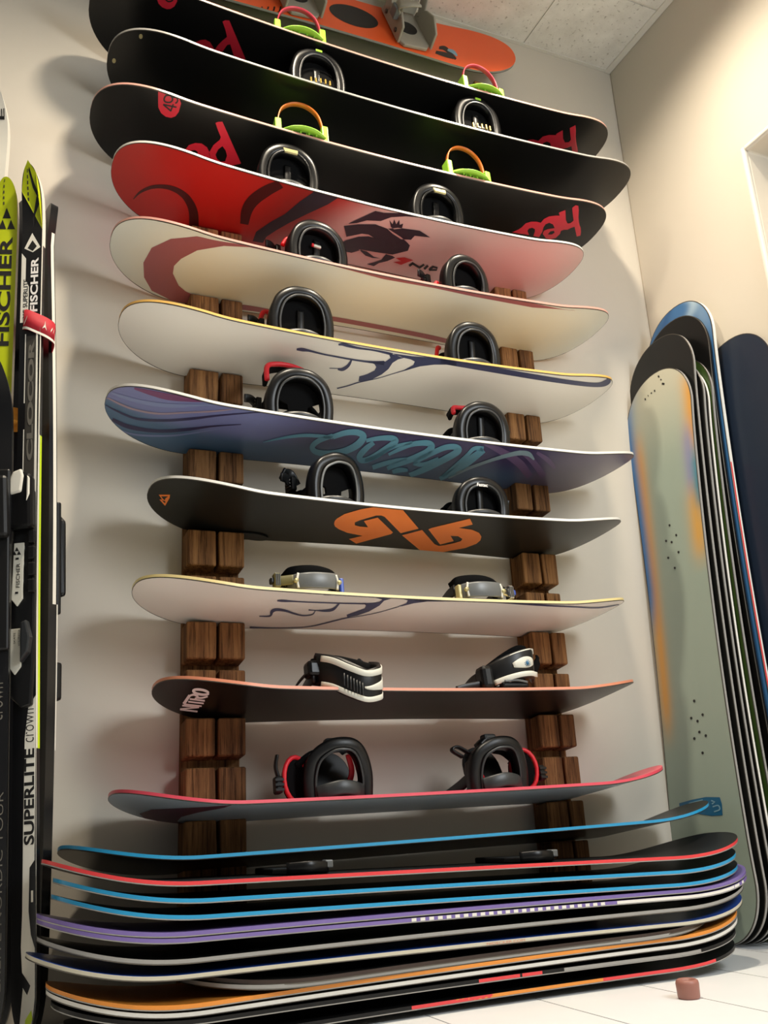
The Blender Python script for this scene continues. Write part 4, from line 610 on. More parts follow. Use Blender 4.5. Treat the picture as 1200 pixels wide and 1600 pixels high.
def rim(name, B, o0, o1, root, m, inset=0.0, ext=0.0):
    us = useries(B); c0 = Vector(B['c'])
    pts = [(u, -1) for u in us] + [(u, 1) for u in reversed(us[1:-1])]
    X, F, N = (Vector(v) for v in frame(B))
    ring = [Vector(P(B, u, v, 0)) for u, v in pts]
    n = len(ring); bm = bmesh.new(); A, Bq, Cq = [], [], []
    for i in range(n):
        t = (ring[(i+1) % n]-ring[i-1]).normalized(); o = t.cross(N).normalized()
        if o.dot(ring[i]-c0) < 0: o = -o
        A.append(bm.verts.new(ring[i]-c0+N*o0+o*ext)); Bq.append(bm.verts.new(ring[i]-c0+N*o1+o*ext))
        if inset: Cq.append(bm.verts.new(ring[i]-c0+N*(o0)-o*inset))
    for i in range(n):
        j = (i+1) % n
        f = bm.faces.new((A[i], A[j], Bq[j], Bq[i])); f.smooth = True
        if inset: bm.faces.new((A[i], Cq[i], Cq[j], A[j]))
    return from_bm(name, bm, m, root)
def decal(B, root, name, m, lev, polys, ribbons, top=False, flat=None):
    c0 = Vector(B['c']); bm = bmesh.new()
    off = .008+.0005*lev if top else -.0004-.0004*lev
    if polys:
        verts, edges = [], []
        for po in polys:
            s = len(verts); n = len(po)
            verts += [Vector((u, v*.13)) for u, v in po]
            edges += [(s+i, s+(i+1) % n) for i in range(n)]
        us = [v.x for v in verts]; vs = [v.y for v in verts]
        def inside(x, y):
            r = False
            for po in polys:
                n = len(po)
                for i in range(n):
                    (x1, y1), (x2, y2) = po[i], po[(i+1) % n]
                    y1 *= .13; y2 *= .13
                    if (y1 > y) != (y2 > y) and x < (x2-x1)*(y-y1)/(y2-y1)+x1: r = not r
            return r
        g = .02
        x = min(us)+g*.5
        while x < max(us):
            y = min(vs)+g*.5
            while y < max(vs):
                if inside(x, y): verts.append(Vector((x, y)))
                y += g
            x += g
        co, ed, fa, *_ = delaunay_2d_cdt(verts, edges, [], 0, 1e-6)
        bv = [bm.verts.new(Vector(P(B, p.x, p.y/.13, off))-c0) for p in co]
        for f in fa:
            cx = sum(co[i].x for i in f)/3; cy = sum(co[i].y for i in f)/3
            if inside(cx, cy): bm.faces.new([bv[i] for i in f])
    for rb in ribbons:
        L_ = [bm.verts.new(Vector(P(B, u, v, off))-c0) for u, v in rb]
        for i in range(0, len(L_)-2, 2):
            try: bm.faces.new((L_[i], L_[i+2], L_[i+3], L_[i+1]))
            except ValueError: pass
    bmesh.ops.delete(bm, geom=[v for v in bm.verts if not v.link_faces], context='VERTS')
    return from_bm(name, bm, m, root, recalc=False)
def text_mesh(body, size, bold=0.0, shear=0.0, spacing=1.0):
    cu = bpy.data.curves.new('text', 'FONT')
    cu.body = body; cu.size = size; cu.offset = bold*size; cu.shear = shear; cu.space_character = spacing
    cu.resolution_u = 4
    o = bpy.data.objects.new('text', cu); COL.objects.link(o)
    dg = bpy.context.evaluated_depsgraph_get()
    me = o.evaluated_get(dg).to_mesh()
    vs = [v.co.copy() for v in me.vertices]; fs = [list(p.vertices) for p in me.polygons]
    o.evaluated_get(dg).to_mesh_clear()
    bpy.data.objects.remove(o); bpy.data.curves.remove(cu)
    return vs, fs
def lettering(B, root, body, m, u0, v0, adv, up, length, height, off, name='lettering', bold=.02, shear=0.0):
    """text laid on a board: starts at (u0 m, v0 m), runs along adv, letter tops along up (both (du, dv) unit vectors)"""
    vs, fs = text_mesh(body, 1.0, bold, shear)
    x0 = min(v.x for v in vs); x1 = max(v.x for v in vs); y0 = min(v.y for v in vs); y1 = max(v.y for v in vs)
    X, F, N = (Vector(v) for v in frame(B)); c0 = Vector(B['c']); bm = bmesh.new(); out = []
    for v in vs:
        a = (v.x-x0)/(x1-x0)*length; b = (v.y-y0)/(y1-y0)*height
        u = u0+adv[0]*a+up[0]*b; w = v0+adv[1]*a+up[1]*b
        hw = max(half_width(B, u), 1e-4)
        out.append(bm.verts.new(Vector(P(B, u, w/hw, off))-c0))
    for f in fs: bm.faces.new([out[i] for i in f])
    return from_bm(name, bm, m, root, recalc=False)

def decode(key, root, top=False):
    B = BOARDS[key]
    for (name, m, lev, ps, rs) in DECALS.get(key, []):
        polys = [[(a/1e4, b/1e3) for a, b in zip(p[0::2], p[1::2])] for p in ps]
        ribs = [[(a/1e4, b/1e3) for a, b in zip(p[0::2], p[1::2])] for p in rs]
        decal(B, root, name, m, lev, polys, ribs, top)
def snowboard(key, label, base, top, side, group=None, paint=None, edge='steel', th=.008, side_h=None, name='snowboard'):
    B = BOARDS[key]
    root = empty(name, B['c'])
    tag(root, label, 'snowboard', group)
    surface('base', B, 0.0, root, base, .992, 8 if not paint else 24, paint)
    surface('topsheet', B, th, root, top)
    rim('sidewall', B, .0016, th, root, side)
    rim('steel_edge', B, -.0002, .0017, root, edge, inset=.0022, ext=.0003)
    decode(key, root, key == 'orange')
    return root

def smooth(a, b, x):
    t = max(0.0, min(1.0, (x-a)/(b-a))); return t*t*(3-2*t)
def lerp(a, b, t): return tuple(p+(q-p)*t for p, q in zip(a, b))
def gau(x, c, w): return math.exp(-((x-c)/w)**2)
def band(x, a, b, s=.06): return smooth(a-s, a+s, x)*(1-smooth(b-s, b+s, x))
def paint_red(u, v):
    t = smooth(-.24, -.06, u - .10*v)
    c = lerp(srgb(176, 46, 38), srgb(208, 196, 188), t)
    return lerp(c, srgb(120, 44, 40), .5*gau(u, -.22, .09))
def paint_nitro(u, v):
    low, up = srgb(92, 124, 160), srgb(132, 138, 192)
    k = smooth(-.25, .25, v + .25*math.sin(2.2*(u+.55)))
    left = lerp(low, up, k)
    mid = lerp(srgb(84, 108, 144), srgb(66, 58, 104), smooth(-.5, .4, v))
    c = lerp(left, mid, smooth(-.42, -.2, u))
    return lerp(c, srgb(104, 94, 120), smooth(.36, .48, u))
def paint_sage(u, v):
    c = lerp(srgb(150, 164, 152), srgb(184, 182, 164), smooth(.45, .8, u))
    def over(c, col, a): return lerp(c, col, max(0.0, min(1.0, a)))
    c = over(c, srgb(214, 156, 74), gau(v, -.72-.22*smooth(.55, -.2, u)*0 - .12*(.5-u), .19)*band(u, -.25, .60, .08))
    c = over(c, srgb(26, 104, 172), gau(v, -1.0, .24)*band(u, .06, .72, .08))
    c = over(c, srgb(206, 150, 70), gau(v, .98, .22)*band(u, .50, .71, .05))
    c = over(c, srgb(140, 140, 172), gau(v, .8, .16)*band(u, .36, .56, .06))
    c = over(c, srgb(206, 158, 80), gau(v, .86, .26)*band(u, .19, .38, .05))
    c = over(c, srgb(60, 128, 150), gau(v, 1.0, .16)*band(u, .33, .48, .04))
    return c
def paint_blue(u, v):
    c = lerp(srgb(58, 106, 156), srgb(140, 166, 190), gau(u - .08*v, .80, .018) + .5*gau(v - 3*(u-.8), .8, .3))
    return lerp(c, srgb(28, 66, 116), gau(v, -.5, .3)*.6)

RG = 'snowboards in the wall rack'
RK = {}
RK['orange'] = snowboard('orange', 'orange snowboard with grey bindings laid on top of the timber posts', 'black_base', 'orange_top', 'side_grey', RG)
RK['h1'] = snowboard('h1', 'black snowboard with crimson lettering, uppermost of the two lettered ones', 'black_base', 'black_plastic', 'side_faded_red', RG)
RK['h2'] = snowboard('h2', 'plain black snowboard between two black boards with crimson lettering', 'black_base', 'black_plastic', 'side_grey', RG)
RK['h3'] = snowboard('h3', 'black snowboard with crimson tab reading 49, just above the red and white one', 'black_base', 'black_plastic', 'side_faded_red', RG)
RK['red'] = snowboard('red', 'red and white snowboard with dark winged creature print', 'painted', 'white_base', 'side_white', RG, paint_red)
RK['moon'] = snowboard('moon', 'white snowboard with dusty rose crescent print', 'cream_base', 'side_red', 'side_faded_red', RG)
RK['w1'] = snowboard('w1', 'upper white snowboard with navy drip print, red trimmed binding below it', 'white_base', 'side_yellow', 'side_yellow', RG)
RK['nitro'] = snowboard('nitro', 'blue and purple snowboard with pale blue script lettering', 'painted', 'side_white', 'side_white', RG, paint_nitro)
RK['dog'] = snowboard('dog', 'charcoal snowboard with large orange arrow emblem', 'charcoal_base', 'black_plastic', 'side_white', RG)
RK['w2'] = snowboard('w2', 'lower white snowboard with navy drip print, low grey bindings on it', 'white_base', 'side_cream', 'side_cream', RG)
RK['n3'] = snowboard('n3', 'dark brown snowboard with white block lettering at its nose', 'black_base', 'side_copper', 'side_copper', RG)
RK['pink'] = snowboard('pink', 'pale steel-blue snowboard with pink edge and red lined bindings', 'steel_blue_base', 'side_pink', 'side_pink', RG)
RK['b12'] = snowboard('b12', 'black snowboard with bright blue edge, lowest in the wall rack', 'black_base', 'side_black', 'side_blue', RG)

SG = 'snowboards stacked flat on the floor'
LIGHT_EDGE = 'side_grey'
RK['red13'] = snowboard('red13', 'red edged snowboard on top of the floor stack', 'black_base', 'side_black', 'side_red', SG, edge=LIGHT_EDGE)
snowboard('blue12', 'upper of the two blue edged snowboards in the floor stack', 'black_base', 'side_black', 'side_blue', SG, edge=LIGHT_EDGE)
snowboard('blue11', 'lower of the two blue edged snowboards in the floor stack', 'black_base', 'side_black', 'side_blue', SG, edge=LIGHT_EDGE)
snowboard('purp10', 'plain purple edged snowboard under the blue edged ones in the floor stack', 'grey_base', 'side_purple', 'side_purple', SG, edge=LIGHT_EDGE)
p9 = snowboard('purp9', 'purple edged snowboard with row of white ticks in the floor stack', 'black_base', 'side_purple', 'side_purple', SG, edge=LIGHT_EDGE)
snowboard('dark8', 'dark snowboard with pale grey edge under the ticked purple one', 'black_base', 'side_black', 'side_grey', SG)
b7 = snowboard('blue7', 'royal blue topped snowboard with thick beige edge in the floor stack', 'black_base', 'side_royal', 'side_beige', SG)
snowboard('black6', 'short dark snowboard, upper of the pair under the royal blue one', 'black_base', 'side_black', 'brown_base', SG)
snowboard('black5', 'short dark snowboard, lower of the pair lying on the orange one', 'black_base', 'brown_base', 'side_grey', SG)
snowboard('orange4', 'orange topped snowboard in lower half of the floor stack', 'brown_base', 'side_orange', 'side_orange', SG, edge=LIGHT_EDGE)
snowboard('white3', 'white edged snowboard directly under the orange one in the floor stack', 'black_base', 'side_grey', 'side_white', SG)
d2 = snowboard('dark2', 'dark snowboard with red patch on its edge, second from the floor', 'black_base', 'side_black', 'side_black', SG, edge=LIGHT_EDGE)
f1 = snowboard('flame1', 'lowest snowboard of the stack, red and orange streaked edge on the floor', 'black_base', 'side_black', 'side_black', SG, edge=LIGHT_EDGE)
# printed marks along the edges of stacked boards
def edge_mark(key, root, m, u0, u1, o0=.002, o1=.0078, n=10, name='edge_print', slant=0.0):
    B = BOARDS[key]; c0 = Vector(B['c']); X, F, N = (Vector(v) for v in frame(B)); bm = bmesh.new(); A = []
    for i in range(n+1):
        u = u0+(u1-u0)*i/n
        p = Vector(P(B, u, 1, 0))-c0+F*.0005
        A.append((bm.verts.new(p+N*o0-X*slant), bm.verts.new(p+N*o1+X*slant)))
    for i in range(n): bm.faces.new((A[i][0], A[i+1][0], A[i+1][1], A[i][1]))
    return from_bm(name, bm, m, root, recalc=False)
for k in range(24):
    edge_mark('purp9', p9, 'side_white', -.115+.0185*k, -.105+.0185*k, n=1, name='tick')
edge_mark('purp9', p9, 'side_white', .35, .70, n=12)
edge_mark('dark2', d2, 'side_red', .03, .12); edge_mark('dark2', d2, 'side_red', .125, .17)
edge_mark('dark2', d2, 'side_grey', .22, .55)
edge_mark('flame1', f1, 'side_red', -.12, .05); edge_mark('flame1', f1, 'side_orange', .05, .30); edge_mark('flame1', f1, 'side_red', .30, .58)
for k in range(9): edge_mark('flame1', f1, 'side_orange', -.03+.013*k, -.024+.013*k, n=1, name='streak', slant=.003)
B = BOARDS['blue7']
def side_text(key, root, body, m, u0, length, h, o0):
    B = BOARDS[key]; X, F, N = (Vector(v) for v in frame(B)); c0 = Vector(B['c'])
    vs, fs = text_mesh(body, 1.0, .0)
    x0 = min(v.x for v in vs); x1 = max(v.x for v in vs); y0 = min(v.y for v in vs); y1 = max(v.y for v in vs)
    bm = bmesh.new()
    out = [bm.verts.new(Vector(P(B, u0+(v.x-x0)/(x1-x0)*length, 1, 0))-c0+F*.0008+N*(o0+(v.y-y0)/(y1-y0)*h)) for v in vs]
    for f in fs: bm.faces.new([out[i] for i in f])
    from_bm('lettering', bm, m, root, recalc=False)
side_text('blue7', b7, 'NIDECKER.COM', 'side_copper', .06, .085, .004, .0022)

CG = 'snowboards leaning in the corner'
sg = snowboard('sage', 'sage green snowboard with orange and blue airbrushed edges, front of the leaning group', 'painted', 'side_grey', 'side_grey', CG, paint_sage)
snowboard('stand2', 'black based snowboard directly behind the sage green one', 'charcoal_base', 'black_plastic', 'side_grey', CG)
snowboard('stand3', 'thin dark snowboard with pale edge, second behind the sage green one', 'black_base', 'black_plastic', 'side_grey', CG)
snowboard('stand4', 'snowboard with white edge just in front of the green based one', 'black_base', 'side_white', 'side_white', CG)
snowboard('stand5', 'green based snowboard in the middle of the leaning group', 'green_base', 'black_plastic', 'side_grey', CG)
snowboard('stand6', 'tall black based snowboard overlapping the blue tipped one', 'black_base', 'black_plastic', 'side_black', CG)
s7 = snowboard('stand7', 'tallest leaning snowboard with blue tip and red and white edge', 'painted', 'side_white', 'side_white', CG, paint_blue, th=.012)
edge_mark('stand7', s7, 'side_red', -.75, .34, .0018, .0062, 40)
snowboard('navy', 'navy snowboard leaning alone on the right wall by the door opening', 'navy_base', 'black_plastic', 'side_grey', CG)

# ------------------------------------------------------------------ bindings (parts of the boards)
class Bind:
    def __init__(self, key, u, rot=0.0, label=None, th=.008):
        B = BOARDS[key]; self.root = RK[key]
        X, F, N = (Vector(v) for v in frame(B))
        self.o = Vector(P(B, u, 0, th)); c, s = math.cos(rot), math.sin(rot)
        self.X = X*c+F*s; self.F = F*c-X*s; self.N = N
        self.e = empty('binding', self.o-Vector(B['c']), self.root)
        if label: self.e['label'] = label
    def __call__(self, v):
        return self.X*v[0]+self.F*v[1]+self.N*v[2]
    def part(self, name, bm, m, bev=0, smooth_=False, label=None):
        o = from_bm(name, bm, m, self.e, smooth_)
        if bev: bevel(o, bev, 2)
        if label: o['label'] = label
        return o
    def swp(self, name, pts, w, h, side, m, n=6, bev=0, rnd=1, label=None):
        bm = bmesh.new()
        sweep(bm, crom(pts, n), w, h, side, self, rnd)
        return self.part(name, bm, m, bev, True, label)
    def box(self, name, lo, hi, m, bev=.002, label=None):
        bm = bmesh.new()
        vs = [bm.verts.new(self(Vector((x, y, z)))) for x in (lo[0], hi[0]) for y in (lo[1], hi[1]) for z in (lo[2], hi[2])]
        for f in ((0, 1, 3, 2), (4, 6, 7, 5), (0, 4, 5, 1), (2, 3, 7, 6), (0, 2, 6, 4), (1, 5, 7, 3)): bm.faces.new([vs[i] for i in f])
        return self.part(name, bm, m, bev, label=label)
    def tubep(self, name, pts, r, m, n=6, closed=False, label=None):
        bm = bmesh.new(); tube(bm, crom(pts, n) if n > 1 else [Vector(p) for p in pts], r, self, 8, closed)
        return self.part(name, bm, m, 0, True, label)
    def plate(self, name, loop, frame3, thick, m, bev=.002, holes=None, label=None):
        """2D loop in a tilted plane: frame3 = (origin, ex, ey); thick along ex x ey"""
        o, ex, ey = (Vector(a) for a in frame3); en = ex.cross(ey).normalized()
        bm = bmesh.new()
        prism(bm, loop, -thick/2, thick/2, lambda v: self(o+ex*v.x+ey*v.y+en*v.z))
        return self.part(name, bm, m, bev, label=label)

def baseplate(b, m='black_plastic', w=.056):
    loop = [(-w*.78, -.112), (w*.78, -.112), (w, -.09), (w, .06), (w*.92, .092), (-w*.92, .092), (-w, .06), (-w, -.09)]
    bm = bmesh.new(); prism(bm, loop, .001, .014, b); b.part('baseplate', bm, m, .003)
    for s in (-1, 1):
        b.swp('side_rail', [(s*(w+.002), -.06, .012), (s*(w+.004), 0, .022), (s*(w+.006), .05, .032), (s*(w+.006), .085, .034)], .026, .007, (0, 0, 1), m)
    bm = bmesh.new()
    lp = [(.034*math.cos(a), .034*math.sin(a)-.01) for a in [k*math.pi/10 for k in range(20)]]
    prism(bm, lp, .014, .018, b); b.part('mounting_disc', bm, 'dark_plastic', .001)
def hoop(b, h=.116, w=.066, y0=.088, y1=.108, band_=.034, m='black_gloss', rim_m='dark_plastic', skew=0.0):
    h *= 1.2; w *= 1.07
    pts = [(-w*1.02, y0, -.004), (-w*1.05, y0+.25*(y1-y0), h*.42), (-w*.86, y0+.6*(y1-y0), h*.78), (-w*.45+skew, y0+.9*(y1-y0), h*.96), (skew, y1, h),
           (w*.45+skew, y0+.9*(y1-y0), h*.96), (w*.86, y0+.6*(y1-y0), h*.78), (w*1.05, y0+.25*(y1-y0), h*.42), (w*1.02, y0, -.004)]
    b.swp('heel_hoop', [(x*.93, y, z*.93) for x, y, z in pts], band_, .025, (0, 1, .12), m)
    q = [(x*.77, y+band_*.5, z*.82) for x, y, z in pts]
    b.swp('hoop_rim', q, .004, .005, (0, 1, 0), rim_m)
    return pts
def arch_loop(w, h, n=14, flat=.0):
    pts = [(-w, 0), (-w*1.02, h*.4)]
    for k in range(n+1):
        a = math.pi-math.pi*k/n
        pts.append((w*math.cos(a), h*.5+h*.5*math.sin(a)))
    pts += [(w*1.02, h*.4), (w, 0)]
    return pts
def heel_pad(b, m='dark_plastic', z=.008, w=.05, y=.119):
    pts = [(-w, y-.02, z*.6), (-w*.6, y-.006, z*.8), (0, y, z), (w*.6, y-.006, z*.8), (w, y-.02, z*.6)]
    b.swp('heel_pad', pts, z*1.5, .008, (0, 0, 1), m)
def highback(b, w=.054, h=.105, y=.082, lean=.10, m='black_fabric'):
    b.plate('highback', arch_loop(w, h), ((0, y, .006), (1, 0, 0), (0, lean, 1)), .006, m, .002)
    b.swp('highback_spine', [(0, y+.006, .02), (0, y+.006+lean*.05, .05), (0, y+.006+lean*.075, .08)], .018, .008, (1, 0, 0), 'black_plastic')
def highback_open(b, w=.054, h=.105, y=.080, lean=.08, m='black_fabric', cx=0.0, bottom=.02):
    n = 12
    up = [(w*math.cos(math.pi*k/n), h*.55+h*.45*math.sin(math.pi*k/n)) for k in range(n+1)]
    b.plate('highback', up + [(-w*.45+cx, h*.42), (-w*.42+cx, bottom+.012), (-w*.8+cx, bottom), (w*.8+cx, bottom), (w*.42+cx, bottom+.012), (w*.45+cx, h*.42)],
            ((0, y, .0), (1, 0, 0), (0, lean, 1)), .006, m, .001)
def buckle(b, s, x=.074, y=.03, z=.06, m='black_gloss', lever='black_plastic', long=.03):
    X0, X1 = sorted((s*x, s*(x+.014)))
    b.box('buckle', (X0, y-.016, z-.016), (X1, y+.016, z+.018), m, .003)
    b.swp('ratchet_lever', [(s*(x+.012), y+.004, z+.004), (s*(x+.012+long*.5), y+.01, z+.012), (s*(x+.012+long), y+.014, z+.010)], .020, .005, (0, .3, 1), lever)
    for k in range(3):
        a, c = sorted((s*(x+.0145), s*(x+.017)))
        b.box('buckle_tooth', (a, y-.010, z-.008+.008*k), (c, y+.010, z-.005+.008*k), 'steel', 0)
def ankle_strap(b, h=.118, w=.068, y=-.005, band_=.05, trim=None, skew=0.0, tilt=0.0):
    pts = [(-w*1.05, y+.02, .03), (-w*1.0, y+.012, h*.6), (-w*.6+skew, y, h*.93-tilt), (skew, y-.004, h), (w*.6+skew, y, h*.93+tilt), (w*1.0, y+.012, h*.6), (w*1.05, y+.02, .03)]
    b.swp('ankle_strap', pts, band_, .012, (0, 1, .1), 'black_fabric')
    if trim:
        for dy in (-band_*.5, band_*.5):
            b.tubep('strap_trim', [(x*1.02, yy+dy, z*1.015+.003) for x, yy, z in pts[1:-1]], .0055, trim, label='red padded strap edge')
def toe_strap(b, w=.06, y=-.085, h=.05):
    pts = [(-w, y, .018), (-w*.9, y, h*.7), (-w*.4, y-.008, h), (w*.4, y-.008, h), (w*.9, y, h*.7), (w, y, .018)]
    b.swp('toe_strap', pts, .03, .007, (0, 1, .2), 'black_fabric')

def std(key, i, rot=0.0, h=.116, w=.066, buckle_side=-1, trim=None, opening=False, badge=None, ticks=False, rim_m='dark_plastic', m='black_gloss', strap_h=.10, **k):
    b = Bind(key, BIND[key][i], rot)
    baseplate(b); hoop(b, h, w, rim_m=rim_m, m=m, **k); heel_pad(b)
    if opening: highback_open(b, w*.86, h*1.06)
    else: highback(b, w*.88, h*1.08)
    ankle_strap(b, strap_h, trim=trim); toe_strap(b)
    if buckle_side: buckle(b, buckle_side)
    if badge == 'plate':
        b.plate('hoop_badge', [(-.017, 0), (.017, 0), (.022, .026), (-.022, .026)], ((0, .127, h*1.2-.030), (1, 0, 0), (0, -.35, 1)), .006, 'badge', .002, label='pale metallic badge')
    if badge == 'lime':
        b.box('hoop_badge', (-.009, .118, h*1.2-.012), (.009, .127, h*1.2-.004), 'lime', .001, label='lime green badge')
    if ticks:
        for q in range(5): b.box('tick_mark', (-.030+.013*q, .1225-.0008*abs(q-3)*2, .004), (-.0265+.013*q, .1275-.0008*abs(q-3)*2, .02), 'gold', 0, label='gold tick mark')
    return b
std('h2', 0, h=.110, w=.062, badge='lime', ticks=True, buckle_side=0, strap_h=.09)
std('h2', 1, h=.105, w=.060, badge='lime', ticks=True, buckle_side=0, strap_h=.09)
std('red', 0, h=.104, w=.064, badge='plate', buckle_side=0, strap_h=.085, rim_m='black_gloss')
std('red', 1, h=.098, w=.062, badge='plate', buckle_side=0, strap_h=.085, rim_m='black_gloss')
b = std('moon', 0, rot=-.15, h=.098, w=.066, trim=None, strap_h=.085)
b.tubep('strap_trim', [(-.075, .055, .07), (-.066, .06, .088), (-.055, .062, .092)], .006, 'red_trim', label='red padded strap edge')
b.box('label_chip', (-.012, .098, .055), (.008, .104, .062), 'white_strap', .001, label='white chip')
b.box('label_chip', (-.018, .098, .055), (-.012, .104, .063), 'red_trim', .001, label='red chip')
b = std('moon', 1, rot=-.2, h=.092, w=.060, opening=True, strap_h=.06)
b.tubep('strap_trim', [(-.078, .06, .03), (-.07, .064, .04)], .008, 'red_trim', label='red padded strap edge')
b = std('w1', 0, h=.108, w=.065, strap_h=.09)
b.tubep('strap_trim', [(-.082, .02, .05), (-.079, .03, .088), (-.072, .034, .104), (-.058, .03, .106), (-.05, .02, .098)], .006, 'red_trim', label='red padded strap edge')
b = std('w1', 1, h=.098, w=.060, buckle_side=1, strap_h=.085, trim=None)
b.tubep('strap_trim', [(-.072, .03, .06), (-.068, .034, .084), (-.06, .03, .088)], .006, 'red_trim', label='red padded strap edge')
b = std('nitro', 0, h=.102, w=.066, opening=True, strap_h=.10)
b.swp('raised_pad', [(-.064, .045, 0.120), (-.058, .03, 0.158), (-.03, .022, 0.176), (.0, .02, 0.178), (.035, .024, 0.166), (.060, .04, 0.132)], .03, .010, (0, 1, .3), 'black_fabric')
b.tubep('strap_trim', [(-.066, .062, 0.118), (-.062, .048, 0.156), (-.05, .04, 0.172), (-.02, .036, 0.180), (.01, .036, 0.178), (.04, .042, 0.164), (.062, .056, 0.134)], .0065, 'red_trim', label='red padded strap edge')
b = std('nitro', 1, h=.088, w=.060, buckle_side=1, strap_h=.08)
b.swp('raised_pad', [(-.058, .05, 0.099), (-.048, .036, 0.120), (.02, .03, 0.132), (.048, .036, 0.134), (.058, .05, 0.112)], .03, .010, (0, 1, .3), 'black_fabric')
b.tubep('strap_trim', [(-.060, .066, 0.098), (-.052, .054, 0.120), (-.02, .05, 0.126), (.03, .048, 0.136), (.046, .05, 0.138), (.056, .066, 0.112)], .006, 'red_trim', label='red padded strap edge')
b = std('dog', 0, rot=-.25, h=.100, w=.058, opening=True, strap_h=.06, skew=.006, rim_m='grey_plastic')
b.swp('strap_tail', [(-.07, .03, .06), (-.085, .03, .085), (-.098, .034, .080), (-.11, .04, .082)], .03, .006, (0, .5, 1), 'black_plastic')
lo = [(-.09+.042*math.cos(k*.314), -.132+.020*math.sin(k*.314)) for k in range(20)]
bm = bmesh.new(); prism(bm, lo, -.012, -.0095, b); b.part('toe_ramp', bm, 'black_plastic')
b = std('dog', 1, h=.078, w=.058, buckle_side=1, strap_h=.07, rim_m='dark_plastic')
X_ = text_mesh('Fastec', 1.0, .01, .3)
bm = bmesh.new(); vs, fs = X_
bv = [bm.verts.new(b(Vector((-.03+v.x*.012, .137-.25*v.y*.012, .078-.012+v.y*.014)))) for v in vs]
for f in fs: bm.faces.new([bv[q] for q in f])
b.part('lettering', bm, 'white_print')

def neon(i, ribbon):
    def go(key):
        b = Bind(key, BIND[key][i], .08 if i == 0 else -.05)
        loop = [(-.056, -.11), (.056, -.11), (.060, .05), (.05, .085), (-.05, .085), (-.060, .05)]
        bm = bmesh.new(); prism(bm, loop, .001, .010, b); b.part('baseplate', bm, 'lime', .003, label='lime green baseplate')
        for s in (-1, 1):
            x0, x1 = sorted((s*.054, s*.071))
            b.box('strap_post', (x0, .082, .004), (x1, .112, .058), 'lime', .003, label='lime green post')
        arc = [(-.056, .102, .016), (-.03, .116, .020), (0, .121, .021), (.03, .116, .020), (.056, .102, .016)]
        b.swp('heel_tray', arc, .020, .005, (0, 0, 1), 'lime', label='lime green tray edge')
        b.swp('heel_tray', [(x, y+.012, z-.01) for x, y, z in arc], .018, .004, (0, 1, 0), 'lime', label='lime green tray edge')
        for x in (-.03, -.008, .014, .034): b.box('tray_rib', (x-.002, .10, .003), (x+.002, .124, .024), 'lime', 0, label='lime green rib')
        pts = [(-.058, .092, .03), (-.059, .094, .07), (-.047, .096, .108), (-.018, .098, .130), (.018, .098, .130), (.047, .096, .108), (.059, .094, .07), (.058, .092, .03)]
        b.swp('heel_ribbon', pts, .013, .003, (0, 1, .1), ribbon, rnd=0, label='translucent coloured heel loop')
        if i == 1:
            bm = bmesh.new(); tube(bm, [Vector((.070, .07, .022)), Vector((.082, .07, .022))], .008, b, 12); b.part('tension_knob', bm, 'orange_ribbon', .001, True, label='orange knob')
    return go
for i in (0, 1):
    neon(i, 'pink_ribbon')('h1'); neon(i, 'orange_ribbon')('h3')

def low(i):
    b = Bind('w2', BIND['w2'][i])
    baseplate(b)
    pts = [(-.058, .075, .022), (-.05, .105, .024), (-.02, .122, .025), (.02, .122, .026), (.05, .108, .028), (.06, .078, .026)]
    b.swp('heel_band', pts, .036, .006, (0, .1, 1), 'grey_plastic', label='grey heel band')
    b.swp('folded_pad', [(-.056, .06, .045), (-.045, .082, .052), (0, .092, .054), (.04, .086, .048), (.058, .07, .036)], .034, .014, (0, .2, 1), 'black_fabric')
    s = -1 if i == 0 else 1
    for q in (-1, 1):
        bm = bmesh.new(); pp = Vector((q*.05, .114, .024)); tube(bm, [pp, pp+Vector((0, .008, 0))], .005, b, 10); b.part('rivet', bm, 'badge', 0, True)
        b.swp('band_edge', [(q*.045, .1165, .008), (q*.047, .117, .026), (q*.044, .117, .042)], .005, .004, (1, 0, 0), 'white_strap', label='pale band edge')
    b.swp('strap_tongue', [(s*.052, .108, .03), (s*.07, .098, .03), (s*.085, .09, .03)], .022, .006, (0, 0, 1), 'olive' if i == 0 else 'chrome', label='olive strap end' if i == 0 else 'metal strap end')
    x0, x1 = sorted((s*.078, s*.092))
    b.box('buckle', (x0, .078, .014), (x1, .1, .048), 'olive' if i == 0 else 'chrome', .003)
    for k in range(3):
        a, c = sorted((s*(.080+.004*k), s*(.082+.004*k)))
        b.box('buckle_tooth', (a, .1, .018), (c, .102, .044), 'black_plastic' if i == 0 else 'steel', 0)
    a, c = sorted((s*.092, s*.100))
    b.box('buckle_tip', (a, .08, .024), (c, .096, .038), 'royal_clip' if i == 1 else 'black_plastic', .003)
    a, c = sorted((-s*.056, -s*.066))
    b.box('side_clip', (a, .09, .004), (c, .108, .04), 'royal_clip' if i == 0 else 'badge', .003)
    highback(b, .045, .035, -.02, -2.0)
low(0); low(1)

